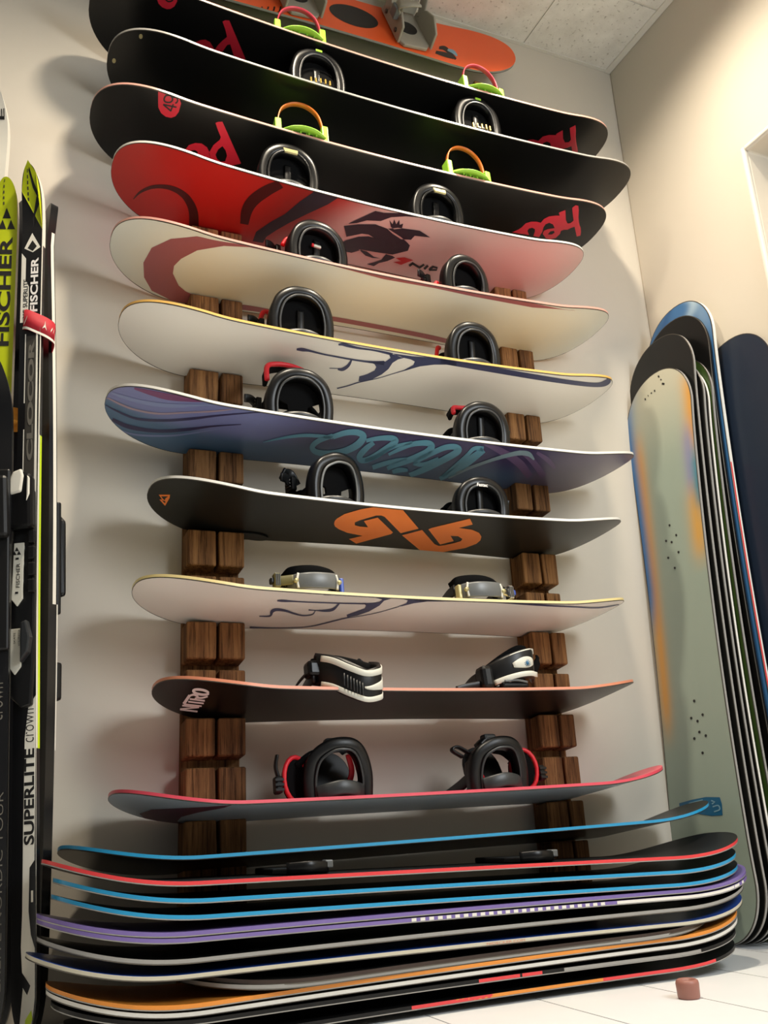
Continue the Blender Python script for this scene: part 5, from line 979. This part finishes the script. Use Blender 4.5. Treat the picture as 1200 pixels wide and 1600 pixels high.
# black and white strapped bindings on the dark brown board
b = Bind('n3', BIND['n3'][0])
baseplate(b)
path = [(-.055, .07, .056), (-.03, .115, .036), (.0, .142, .010), (.03, .150, -.004), (.062, .142, .004), (.077, .11, .024), (.074, .07, .038)]
b.swp('ankle_strap', path, .070, .010, (0, .18, 1), 'black_plastic')
def shifted(dn, dz, a=0, e=None):
    pp = crom(path, 6); out = []
    for i, p in enumerate(pp):
        t = (pp[min(i+1, len(pp)-1)]-pp[max(i-1, 0)]).normalized(); n = Vector((t.y, -t.x, 0)).normalized()*-1
        if n.y < 0 and p.x < .06: n = -n
        out.append(p+n*dn+Vector((0, .18*dz, dz)))
    return out[a:e]
for dz, wv, lb in ((.024, .013, 'white upper stripe'), (-.030, .011, 'white lower stripe')):
    bm = bmesh.new(); sweep(bm, shifted(.006, dz, 3, -5), wv, .003, (0, .18, 1), b, 1); b.part('strap_stripe', bm, 'white_strap', 0, True, lb)
bm = bmesh.new(); sweep(bm, shifted(.006, -.006, 17, -8), lambda t: .004+.022*t, .003, (0, .18, 1), b, 1); b.part('strap_stripe', bm, 'white_strap', 0, True, 'white wedge stripe')
for k in range(7):
    q = shifted(.008, -.006-.001*k, 10, None)[k]
    bm = bmesh.new(); tube(bm, [q+Vector((0, 0, -.013)), q+Vector((0, .004, .013))], .0018, b, 6); b.part('grip_rib', bm, 'dark_plastic', 0, True)
b.swp('inner_pad', [(-.05, .05, .07), (-.02, .09, .066), (.02, .11, .052), (.06, .1, .046)], .03, .012, (0, .3, 1), 'black_fabric')
b.box('buckle', (-.074, .05, .036), (-.038, .09, .072), 'black_gloss', .008)
b.swp('ladder_strap', [(-.10, .02, .0), (-.085, .04, .03), (-.068, .06, .05)], .016, .005, (0, 1, .2), 'dark_plastic')
b.swp('strap_tail', [(.045, .08, .05), (.05, .07, .075), (.06, .068, .072), (.072, .07, .056), (.08, .08, .05)], .016, .005, (0, 1, .2), 'black_gloss')
b.swp('strap_tail', [(-.12, .07, .002), (-.09, .075, .004), (-.06, .08, .006)], .03, .005, (0, 1, .0), 'black_plastic')

b = Bind('n3', BIND['n3'][1])
baseplate(b)
cup = [(-.04, .085, .034), (-.01, .115, .044), (.03, .128, .054), (.065, .12, .060), (.085, .09, .062)]
b.swp('ankle_strap', cup, lambda t: .05+.03*t, .012, (0, .15, 1), 'black_plastic')
def sh(dz, dn, a, e):
    return [Vector((x, y+dn+.15*dz, z+dz)) for x, y, z in (tuple(p) for p in crom(cup, 6)[a:e])]
for dz0, dz1, w, lb in ((.018, .030, .013, 'white upper stripe'), (-.020, -.028, .012, 'white lower stripe')):
    q = crom(cup, 6)[2:21]; n = len(q)
    bm = bmesh.new(); sweep(bm, [Vector((p.x+(.006 if p.x > .07 else 0), p.y+.007, p.z+dz0+(dz1-dz0)*i/n)) for i, p in enumerate(q)], w, .003, (0, .15, 1), b, 1); b.part('strap_stripe', bm, 'white_strap', 0, True, lb)
q = crom(cup, 6)[9:20]; n = len(q)
bm = bmesh.new(); sweep(bm, [Vector((p.x+(.006 if p.x > .07 else 0), p.y+.008, p.z+.002)) for p in q], lambda t: .006+.020*math.sin(math.pi*min(1, .08+t*.8)), .003, (0, .15, 1), b, 1); b.part('strap_stripe', bm, 'white_strap', 0, True, 'white drop patch')
q = Vector((.046, .1372, .056)); bm = bmesh.new()
for a in range(6):
    d = Vector((math.cos(a*math.pi/6), 0, math.sin(a*math.pi/6)))*.009; tube(bm, [q-d, q+d], .0007, b, 6)
b.part('blue_emblem', bm, 'blue_sticker', 0, True, 'blue round emblem')
b.swp('inner_pad', [(-.03, .07, .05), (.01, .09, .076), (.05, .095, .096), (.075, .085, .10)], .03, .014, (0, .3, 1), 'black_fabric')
b.swp('strap_tail', [(.086, .08, .056), (.100, .078, .060), (.114, .076, .076), (.118, .076, .092)], .024, .006, (0, .2, 1), 'black_fabric')
b.box('buckle', (-.066, .075, .002), (-.034, .115, .058), 'black_gloss', .01)
b.swp('ladder_strap', [(-.125, .09, .004), (-.10, .092, .010), (-.06, .095, .016)], .018, .006, (0, .3, 1), 'black_plastic')
b.box('heel_step', (-.02, .1, .002), (.05, .122, .016), 'black_gloss', .005)
b.swp('step_edge', [(-.015, .124, .016), (.015, .126, .018), (.045, .124, .014)], .005, .004, (0, 0, 1), 'grey_plastic')

def redlined(i):
    s = -1 if i == 0 else 1
    b = Bind('pink', BIND['pink'][i], -.05*s)
    baseplate(b)
    hoop(b, .098 if i == 0 else .092, .060, y0=.07, y1=.10, skew=.006, m='black_plastic')
    heel_pad(b, 'dark_plastic', .02, .05, .112)
    b.plate('highback', arch_loop(.05, .10), ((0, .03, .012), (1, 0, 0), (0, -.3, 1)), .008, 'black_plastic', .002)
    b.swp('highback_lever', [(-.03, .06, .105), (-.01, .06, .118), (.012, .06, .116), (.03, .06, .1)], .03, .012, (0, 1, 0), 'black_plastic')
    b.box('lever_block', (-.018, .05, .112), (.014, .075, .130), 'dark_plastic', .005)
    # side strap with red lining
    cx = s*.085
    lo = [(.034*math.cos(a)*.9, .046*math.sin(a)) for a in [k*math.pi/10 for k in range(20)]]
    b.plate('side_strap', lo, ((cx, .05, .048), (.9, .35*s, 0), (0, 0, 1)), .02, 'black_fabric', .004)
    b.tubep('strap_trim', [(cx+.034*.95*math.cos(a)*.9, .05+.35*s*.034*.9*math.cos(a)+.012, .048+.046*math.sin(a)) for a in [k*math.pi/10 for k in range(20)]], .005, 'red_trim', 1, True, label='red strap lining')
    b.swp('strap_bridge', [(cx*.95, .045, .075), (s*.05, .05, .095), (s*.02, .055, .1)], .04, .014, (0, 1, .2), 'black_fabric')
    b.swp('inner_lining', [(.034*-s, .062, .095), (.040*-s, .06, .06), (.03*-s, .06, .03)], .012, .006, (1, 0, 0), 'red_trim', label='red inner lining')
    x0, x1 = sorted((s*.118, s*.134))
    b.box('buckle', (x0, .05, .02), (x1, .078, .055), 'black_gloss', .004)
    for k in range(3):
        b.box('buckle_tooth', (x0-.001, .079, .024+.01*k), (x1+.001, .082, .029+.01*k), 'black_plastic', 0)
    b.swp('ratchet_lever', [(s*.122, .06, .05), (s*.128, .062, .075), (s*.124, .064, .1)] if i == 0 else [(-.05, .05, .09), (-.08, .05, .105), (-.095, .05, .098), (-.07, .05, .082)], .014, .006, (0, 1, 0), 'black_plastic')
    for q in (-1, 1):
        b.swp('rail_strut', [(q*.062, .075, .002), (q*.066, .06, .04), (q*.058, .05, .07)], .02, .008, (0, 1, 0), 'black_plastic')
redlined(0); redlined(1)

# low binding bases left on the red edged board of the floor stack
for i in (0, 1):
    b = Bind('red13', BIND['red13'][i])
    bm = bmesh.new(); prism(bm, [(-.05, -.09), (.05, -.09), (.056, .05), (.04, .085), (-.04, .085), (-.056, .05)], .0005, .012, b); b.part('baseplate', bm, 'black_plastic', .003)
    b.swp('heel_pad', [(-.04, .085, .012), (0, .1, .014), (.04, .085, .012)], .020, .008, (0, 0, 1), 'black_gloss')
    b.box('side_clip', (.034, .07, .010), (.05, .09, .024), 'grey_plastic', .002)

# grey plastic bindings on the orange board
for i in (0, 1):
    b = Bind('orange', BIND['orange'][i], -.12)
    m = 'binding_grey'
    loop = [(-.056, -.105), (.056, -.105), (.058, .07), (.04, .098), (-.04, .098), (-.058, .07)]
    bm = bmesh.new(); prism(bm, loop, .001, .012, b); b.part('baseplate', bm, m, .003)
    bm = bmesh.new(); prism(bm, [(.034*math.cos(k*.314), .034*math.sin(k*.314)) for k in range(20)], .012, .015, b); b.part('mounting_disc', bm, 'ink', .001)
    for s in (-1, 1):
        b.plate('side_wall', [(-.09, 0), (.09, 0), (.085, .05), (.03, .075), (-.03, .06), (-.085, .02)], ((s*.058, 0, .006), (0, 1, 0), (0, 0, 1)), .008, m, .003)
        for yy in (-.05, .05):
            bm = bmesh.new(); tube(bm, [Vector((s*.060, yy, .025)), Vector((s*.067, yy, .025))], .007, b, 12); b.part('bolt', bm, 'steel', .001, True)
    pts = [(-.058, -.05, .03), (-.06, -.085, .09), (-.045, -.10, .14), (0, -.108, .165), (.045, -.10, .14), (.06, -.085, .09), (.058, -.05, .03)]
    b.swp('highback', pts, .05, .008, (0, 1, .3), m)
    b.plate('highback_panel', arch_loop(.05, .09), ((0, -.08, .02), (1, 0, 0), (0, -.2, 1)), .006, m, .002)
    b.swp('ankle_strap', [(-.062, .02, .06), (-.07, .03, .09), (-.05, .05, .11), (-.02, .05, .115)], .04, .008, (0, 1, .2), m)
    b.box('buckle', (-.082, .005, .05), (-.066, .045, .085), 'grey_plastic', .003)

# ------------------------------------------------------------------ cross-country skis
def ski(key, label, top, side, base, L, foot, X, Nn, wid=.044, th=.022, bow=.0, tiplift=.05, sq=1.5, tip=.09):
    X = Vector(X).normalized(); N = Vector(Nn); N = (N-X*N.dot(X)).normalized(); F = X.cross(N)*-1
    if F.x < 0: F = -F
    c = Vector(foot)+X*(L/2)
    BOARDS[key] = dict(L=L, wc=wid, ww=wid*.96, tip=tip, nose=.16, sq=sq, lift=tiplift, bow=bow, X=tuple(X), F=tuple(F), N=tuple(N), c=tuple(c), taper=th)
    B = BOARDS[key]
    root = empty('cross_country_ski', c); tag(root, label, 'ski', 'cross-country skis standing at the wall')
    surface('topsheet', B, th, root, top, 1.0, 4); surface('base', B, 0, root, base, 1.0, 4)
    rim('sidewall', B, 0.0, th, root, side)
    return root, B, th
def patch(B, th, root, m, loop, lev=1, name='print'):
    """loop of (height above the floor end in m, v)"""
    polys = [[(h-B['L']/2, max(-.99, min(.99, v))) for h, v in loop]]
    c0 = Vector(B['c']); bm = bmesh.new()
    verts, edges = [Vector((u, v*.02)) for u, v in polys[0]], []
    n = len(verts); edges = [(i, (i+1) % n) for i in range(n)]
    us = [v.x for v in verts]
    def inside(x, y):
        r = False
        for i in range(n):
            a, b_ = verts[i], verts[(i+1) % n]
            if (a.y > y) != (b_.y > y) and x < (b_.x-a.x)*(y-a.y)/(b_.y-a.y)+a.x: r = not r
        return r
    pts = list(verts)
    x = min(us)+.02
    while x < max(us):
        for k in range(-4, 5):
            y = k*.0045
            if inside(x, y): pts.append(Vector((x, y)))
        x += .025
    co, ed, fa, *_ = delaunay_2d_cdt(pts, edges, [], 0, 1e-6)
    bv = [bm.verts.new(Vector(P(B, p.x, p.y/.02, th+.0004*lev))-c0) for p in co]
    for f in fa:
        if inside(sum(co[i].x for i in f)/3, sum(co[i].y for i in f)/3): bm.faces.new([bv[i] for i in f])
    return from_bm(name, bm, m, root, recalc=False)
def ski_text(B, th, root, body, m, h0, h1, v0, v1, lev=2, bold=.02, shear=0.0):
    """reads upwards from height h0 to h1; letter feet at v0, tops at v1 (fractions across)"""
    w = B['ww']/2
    return lettering(B, root, body, m, h0-B['L']/2, v0*w, (1, 0), (0, 1 if v1 > v0 else -1), h1-h0, abs(v1-v0)*w, th+.0004*lev, bold=bold, shear=shear)
def diamond(B, th, root, m, h, lev=2, s=1.0, inv=None):
    hh, w = .028*s, .8*s
    for lp in ([(h+hh, 0), (h+.002, -w*.5), (h+.002, w*.5)],):
        patch(B, th, root, m, lp, lev, 'emblem')
    for q in (-1, 1): patch(B, th, root, m, [(h-.002, q*.06), (h-hh, q*.06+q*w*.45), (h-.002, q*w)] if False else [(h-hh*.9, q*.05), (h-.001, q*.5*w), (h-hh*.9, q*w)], lev, 'emblem')

# the ski facing the room in the left pair
A_, BA, tA = ski('ski_a', 'cross-country ski with yellow front and black vertical lettering', 'ski_yellow', 'ski_white', 'ski_black', 1.80, (.086, -.115, .012), (-.036, .012, 1), (-.25, -.97, 0), bow=.012, wid=.046, sq=2.0, tip=.06, tiplift=.03)
patch(BA, tA, A_, 'ski_white', [(1.65, -.99), (1.65, -.72), (1.36, -.45), (1.30, -.99)], 1)
ski_text(BA, tA, A_, 'FISCHER', 'ink', 1.372, 1.655, .62, -.62, 2, .03)
diamond(BA, tA, A_, 'ink', 1.70)
for k in range(7): patch(BA, tA, A_, 'ski_dark_grey', [(1.735+.013*k, -.35), (1.742+.013*k, -.35), (1.742+.013*k, -.22), (1.735+.013*k, -.22)], 2, 'small_print')
patch(BA, tA, A_, 'ski_green', [(1.37, -.99), (1.33, -.6), (1.2, -.6), (1.2, -.99)], 1)
patch(BA, tA, A_, 'ski_grey', [(1.27, -.6), (1.29, -.1), (1.27, .25), (1.1, .25), (1.08, -.6)], 2)
patch(BA, tA, A_, 'ink', [(1.245, -.25), (1.245, .0), (1.20, .0), (1.20, -.25)], 3)
patch(BA, tA, A_, 'ski_black', [(1.12, -.99), (1.16, .99), (.02, .99), (.02, -.99)], 1)
patch(BA, tA, A_, 'ski_grey', [(1.13, -.99), (1.05, -.2), (.98, .3), (1.0, -.2), (1.05, -.99)], 2)
# its dark mate behind
E_, BE, tE = ski('ski_e', 'dark cross-country ski standing just behind the yellow fronted one', 'ski_grey', 'ski_dark_grey', 'ski_black', 1.84, (.118, -.085, .012), (-.04, .012, 1), (.2, .98, 0), bow=.01)
# right pair: B faces the room
B_, BB, tB = ski('ski_b', 'cross-country ski with black and white front, yellow tip and pale binding plates', 'ski_black', 'ski_white', 'ski_dark_grey', 1.82, (.160, -.16, .012), (-.046, .014, 1), (-.42, -.9, 0), bow=.018, wid=.046, th=.02, sq=1.9, tip=.08, tiplift=.035)
patch(BB, tB, B_, 'ski_yellow', [(1.828, 0), (1.826, .5), (1.80, .99), (1.66, .99), (1.70, .2), (1.76, -.99), (1.81, -.99), (1.827, -.4)], 1)
patch(BB, tB, B_, 'ink', [(1.805, -.15), (1.812, .1), (1.775, .42), (1.75, .75), (1.74, .62), (1.765, .2)], 2)
patch(BB, tB, B_, 'ink', [(1.745, .5), (1.735, .9), (1.70, .3), (1.665, .15), (1.69, -.02), (1.71, .2)], 2)
for k in range(6): patch(BB, tB, B_, 'ski_dark_grey', [(1.735+.013*k, -.4), (1.743+.013*k, -.4), (1.743+.013*k, -.25), (1.735+.013*k, -.25)], 2, 'small_print')
patch(BB, tB, B_, 'ski_white', [(1.652, 0), (1.612, -.75), (1.60, .1), (1.612, .85)], 1, 'emblem')
patch(BB, tB, B_, 'ink', [(1.632, .05), (1.612, -.42), (1.603, .1), (1.615, .5)], 2, 'emblem')
ski_text(BB, tB, B_, 'FISCHER', 'white_print', 1.445, 1.585, .72, -.05, 2, .03)
patch(BB, tB, B_, 'ski_white', [(1.60, -.99), (1.585, -.55), (1.53, -.55), (1.51, -.2), (1.42, -.2), (1.42, -.99)], 1)
ski_text(BB, tB, B_, 'XC SUPERLITE', 'ink', 1.43, 1.53, -.3, -.75, 2, .02)
patch(BB, tB, B_, 'ski_dark_grey', [(1.385, -.35), (1.385, .6), (1.05, .6), (1.05, -.35)], 1)
patch(BB, tB, B_, 'ski_white', [(1.39, -.45), (1.39, -.36), (1.0, -.36), (1.0, -.45)], 2)
patch(BB, tB, B_, 'ski_white', [(1.40, .62), (1.40, .8), (1.0, .9), (.75, .99), (.75, .8), (1.0, .62)], 2)
ski_text(BB, tB, B_, 'CLOCOR', 'ski_grey', 1.09, 1.375, .5, -.1, 3, .05)
patch(BB, tB, B_, 'ski_white', [(.60, .99), (.58, .35), (.52, .05), (.35, -.05), (.21, -.1), (.15, -.2), (.08, -.05), (.02, -.5), (.02, .99)], 1)
ski_text(BB, tB, B_, 'crown', 'ink', .512, .575, .85, .15, 2, -.012)
ski_text(BB, tB, B_, 'SUPERLITE', 'ink', .325, .50, .9, .02, 2, .03)
patch(BB, tB, B_, 'ski_black', [(.30, .99), (.285, .5), (.21, .42), (.17, .6), (.14, .99)], 2)
patch(BB, tB, B_, 'ski_white', [(.245, .62), (.245, .8), (.225, .8), (.225, .62)], 3)
patch(BB, tB, B_, 'ski_black', [(.115, -.3), (.085, .55), (.07, .3), (.10, -.5)], 2)
patch(BB, tB, B_, 'ski_neon', [(.03, .2), (.045, .7), (.03, .95), (.012, .7), (.012, .2)], 3)
# ski binding on B, built on its top face
def on_ski(B, th):
    X, F, N = (Vector(v) for v in frame(B)); c0 = Vector(B['c'])
    def fn(v):  # v = (across m, height m, above top m)
        u = v[1]-B['L']/2
        return Vector(P(B, u, 0, th+v[2]))-c0+F*v[0]
    return fn
def ski_box(fn, e, name, lo, hi, m, bev=.003, label=None):
    bm = bmesh.new()
    vs = [bm.verts.new(fn((x, y, z))) for x in (lo[0], hi[0]) for y in (lo[1], hi[1]) for z in (lo[2], hi[2])]
    for f in ((0, 1, 3, 2), (4, 6, 7, 5), (0, 4, 5, 1), (2, 3, 7, 6), (0, 2, 6, 4), (1, 5, 7, 3)): bm.faces.new([vs[i] for i in f])
    o = from_bm(name, bm, m, e)
    if bev: bevel(o, bev, 2)
    if label: o['label'] = label
    return o
def ski_plate(fn, e, name, loop, z0, z1, m, bev=.002, label=None):
    bm = bmesh.new(); prism(bm, loop, z0, z1, lambda v: fn((v.x, v.y, v.z)))
    o = from_bm(name, bm, m, e)
    if bev: bevel(o, bev, 2)
    if label: o['label'] = label
    return o
def ski_binding(root, B, th, labelled=True):
    fn = on_ski(B, th); e = empty('ski_binding', (0, 0, 0), root)
    ski_plate(fn, e, 'binding_base', [(-.024, .60), (.0, .575), (.018, .58), (.022, .66), (.024, .80), (.02, 1.02), (-.02, 1.02), (-.026, .85)], .0, .016, 'black_plastic', .004)
    ski_plate(fn, e, 'toe_housing', [(-.026, .93), (.026, .93), (.024, 1.045), (-.012, 1.06), (-.024, 1.03)], .014, .042, 'black_gloss', .008)
    ski_plate(fn, e, 'release_button', [(-.022, 1.0), (.006, 1.005), (.010, 1.04), (.006, 1.056), (-.012, 1.05), (-.022, 1.025)], .040, .048, 'ski_white', .004, 'white press plate')
    ski_plate(fn, e, 'side_inlay', [(.016, .985), (.022, 1.0), (.022, 1.035), (.017, 1.04)], .041, .046, 'ski_white', .002, 'white inlay')
    for k in range(4): ski_box(fn, e, 'side_step', (.012, .80+.034*k, .014), (.027, .828+.034*k, .026), 'black_plastic', .003)
    ski_plate(fn, e, 'front_plate', [(-.020, .79), (-.009, .775), (.002, .79), (.004, .905), (-.016, .905)], .016, .022, 'ski_grey' if not labelled else 'white_strap', .001, 'pale label plate')
    ski_plate(fn, e, 'rear_plate', [(-.022, .655), (-.012, .64), (0, .655), (.002, .73), (-.020, .73)], .016, .022, 'white_strap', .001, 'pale label plate')
    ski_plate(fn, e, 'heel_lug', [(.002, .66), (.018, .68), (.022, .71), (.014, .745), (.002, .74)], .014, .034, 'dark_plastic', .004)
    def txt(body, h0, h1, x0, x1, m, bold=.0):
        vs, fs = text_mesh(body, 1.0, bold)
        a0 = min(v.x for v in vs); a1 = max(v.x for v in vs); b0 = min(v.y for v in vs); b1 = max(v.y for v in vs)
        bm = bmesh.new(); out = [bm.verts.new(fn((x0+(v.y-b0)/(b1-b0)*(x1-x0), h0+(v.x-a0)/(a1-a0)*(h1-h0), .0226))) for v in vs]
        for f in fs: bm.faces.new([out[i] for i in f])
        from_bm('lettering', bm, m, e, recalc=False)
    if labelled:
        txt('FISCHER', .812, .862, -.003, -.0105, 'ink', .01)
        txt('XCELERATOR', .695, .728, -.001, -.005, 'ink'); txt('SKATE', .700, .722, -.010, -.014, 'ink')
        for q, (a, c) in enumerate((((-.010, .892), 0), ((-.0145, .884), 0), ((-.0055, .884), 0))):
            x, h = a; ski_plate(fn, e, 'emblem', [(x-.004, h-.004), (x+.004, h-.004), (x, h+.004)], .022, .0226, 'ink', 0)
        for h in (.870, .800): ski_box(fn, e, 'slot_mark', (-.012, h, .0215), (-.006, h+.004, .0226), 'ink', 0)
    return e
ski_binding(B_, BB, tB)
# C: the mate of B, seen from its edge
C_, BC, tC = ski('ski_c', 'cross-country ski seen edge-on, black with a long white side stripe', 'ski_black', 'ski_black', 'ski_black', 1.80, (.166, -.112, .012), (-.044, .012, 1), (.86, .5, 0), bow=.018, th=.020, wid=.044, tiplift=.03)
def edge_strip(B, root, m, h0, h1, o0, o1, side, name='side_stripe', lev=1, n=24):
    c0 = Vector(B['c']); X, F, N = (Vector(v) for v in frame(B)); bm = bmesh.new(); A = []
    for i in range(n+1):
        u = h0+(h1-h0)*i/n-B['L']/2; p = Vector(P(B, u, side, 0))-c0+F*side*.0005*lev
        A.append((bm.verts.new(p+N*o0), bm.verts.new(p+N*o1)))
    for i in range(n): bm.faces.new((A[i][0], A[i+1][0], A[i+1][1], A[i][1]))
    return from_bm(name, bm, m, root, recalc=False)
sC = -1 if Vector(BC['F']).y > 0 else 1
edge_strip(BC, C_, 'ski_white', .80, 1.70, .010, .018, sC)
edge_strip(BC, C_, 'ski_white', .50, .80, .020, .0225, sC)
sB = 1
edge_strip(BB, B_, 'ski_neon', .50, 1.15, .001, .011, sB)
edge_strip(BB, B_, 'ski_black', .0, .50, .001, .018, sB)
edge_strip(BB, B_, 'ski_black', 1.15, 1.62, .001, .014, sB)
fn = on_ski(BC, tC); e = empty('ski_binding', (0, 0, 0), C_)
ski_plate(fn, e, 'binding_base', [(-.022, .78), (.022, .78), (.022, 1.03), (-.022, 1.03)], 0, .012, 'black_plastic', .004)
ski_plate(fn, e, 'toe_housing', [(-.022, .82), (.022, .82), (.022, .99), (.0, 1.01), (-.022, .99)], .010, .026, 'black_plastic', .008)
ski_plate(fn, e, 'heel_lug', [(-.02, .60), (.02, .60), (.02, .68), (-.02, .68)], 0, .018, 'black_plastic', .006)
ski_text(BC, tC, C_, 'SUPERLITE', 'white_print', .56, .70, .5, -.5, 2, .02)
# two further skis that only reach into the frame at its left edge
D_, BD, tD = ski('ski_d', 'white tipped cross-country ski at the far left, tallest of the skis', 'ski_white', 'ski_white', 'ski_black', 2.06, (-.016, -.09, .012), (.004, .012, 1), (-.3, -.95, 0), bow=.0)
ski_text(BD, tD, D_, 'E', 'ink', 1.985, 2.01, .7, .1, 2, .02)
F_, BF, tF = ski('ski_f', 'black cross-country ski standing lowest at the left edge beside the pale plates', 'ski_black', 'ski_black', 'ski_black', 1.28, (.098, -.21, .012), (-.05, .02, 1), (-.2, -.98, 0), bow=.0, wid=.046)
edge_strip(BF, F_, 'ski_grey', .1, 1.1, .004, .007, 1)
ski_text(BF, tF, F_, 'crown', 'ski_grey', .55, .62, .6, -.2, 2, -.01)
ski_text(BF, tF, F_, 'SUPERLITE NORDIC TOUR', 'ski_grey', .03, .42, .75, .2, 2, -.01)
fn = on_ski(BF, tF); e = empty('ski_binding', (0, 0, 0), F_)
ski_plate(fn, e, 'binding_base', [(-.024, .68), (.024, .68), (.022, 1.05), (-.022, 1.05)], 0, .014, 'black_plastic', .004)
ski_plate(fn, e, 'toe_housing', [(-.024, .9), (.024, .9), (.02, 1.03), (-.02, 1.03)], .012, .036, 'black_plastic', .008)

def strap(name, label, centre, ax, ay, z0, z1, m, tilt=0.0):
    root = empty(name, centre); tag(root, label, 'ski strap', 'straps holding the ski pairs')
    bm = bmesh.new(); n = 28; rr = []
    for k in range(n):
        a = 2*math.pi*k/n; cx, sy = math.cos(a), math.sin(a)
        x = ax*math.copysign(abs(cx)**.6, cx); y = ay*math.copysign(abs(sy)**.6, sy)
        w = .004*math.sin(2*a+.5)+tilt*x
        rr.append([bm.verts.new((x*q, y*q, z+w)) for z, q in ((z0, 1.0), (z0, 1.07), (z1, 1.07), (z1, 1.0))])
    for k in range(n):
        A, B2 = rr[k], rr[(k+1) % n]
        for j in range(4): bm.faces.new((A[j], A[(j+1) % 4], B2[(j+1) % 4], B2[j]))
    from_bm('band', bm, m, root, True)
    return root, ax, ay
st, ax, ay = strap('ski_strap', 'red ski strap with white markings around the black and white pair', (.100, -.128, 1.425), .034, .048, -.024, .024, 'strap_red', -.25)
def strap_print(root, ax, ay, m, pts, name):
    bm = bmesh.new(); vv = []
    for a, z in pts:
        cx, sy = math.cos(a), math.sin(a)
        x = ax*1.085*math.copysign(abs(cx)**.6, cx); y = ay*1.085*math.copysign(abs(sy)**.6, sy)
        vv.append(bm.verts.new((x, y, z+.004*math.sin(2*a+.5)-.25*x)))
    bm.faces.new(vv); from_bm(name, bm, m, root, recalc=False)
for k in range(20):
    a0 = math.pi*(1.0+k/20); a1 = math.pi*(1.0+(k+1)/20)
    strap_print(st, ax, ay, 'ski_white', [(a0, -.025), (a1, -.025), (a1, -.019), (a0, -.019)], 'white_hem')
am = -1.42
strap_print(st, ax, ay, 'ski_white', [(am-.10, -.008), (am-.02, .004), (am, .014), (am+.02, .004), (am+.10, -.008), (am, -.002)], 'emblem')
for k, (a, w) in enumerate(((-2.3, .28), (-.95, .16), (-.72, .1))):
    strap_print(st, ax, ay, 'ski_white', [(a-w/2, -.006+.01*(k == 0)*-1), (a+w/2, .004), (a+w/2, .009), (a-w/2, -.001-.01*(k == 0))], 'lettering_mark')
strap('ski_strap', 'orange ski strap around the yellow fronted pair', (.052, -.115, 1.218), .044, .036, -.014, .014, 'strap_orange')

# ------------------------------------------------------------------ small brown cap on the tiles
cap = empty('rubber_cap', (1.289, -.592, 0)); tag(cap, 'small pinkish brown rubber furniture cap standing on the white floor tiles', 'rubber cap')
bm = bmesh.new(); prof = [(.0, .0), (.0185, .0), (.0205, .003), (.0215, .026), (.020, .031), (.0165, .033), (.0135, .031), (.012, .024), (.0, .022)]
n = 28; rings = []
for r, z in prof:
    rings.append([bm.verts.new((r*math.cos(2*math.pi*k/n), r*math.sin(2*math.pi*k/n), z)) for k in range(n)] if r > 0 else [bm.verts.new((0, 0, z))])
for a, c in zip(rings, rings[1:]):
    for k in range(n):
        if len(a) == 1: bm.faces.new((a[0], c[k], c[(k+1) % n]))
        elif len(c) == 1: bm.faces.new((a[k], a[(k+1) % n], c[0]))
        else: bm.faces.new((a[k], a[(k+1) % n], c[(k+1) % n], c[k]))
from_bm('cap_shell', bm, 'rubber_cap', cap, True)
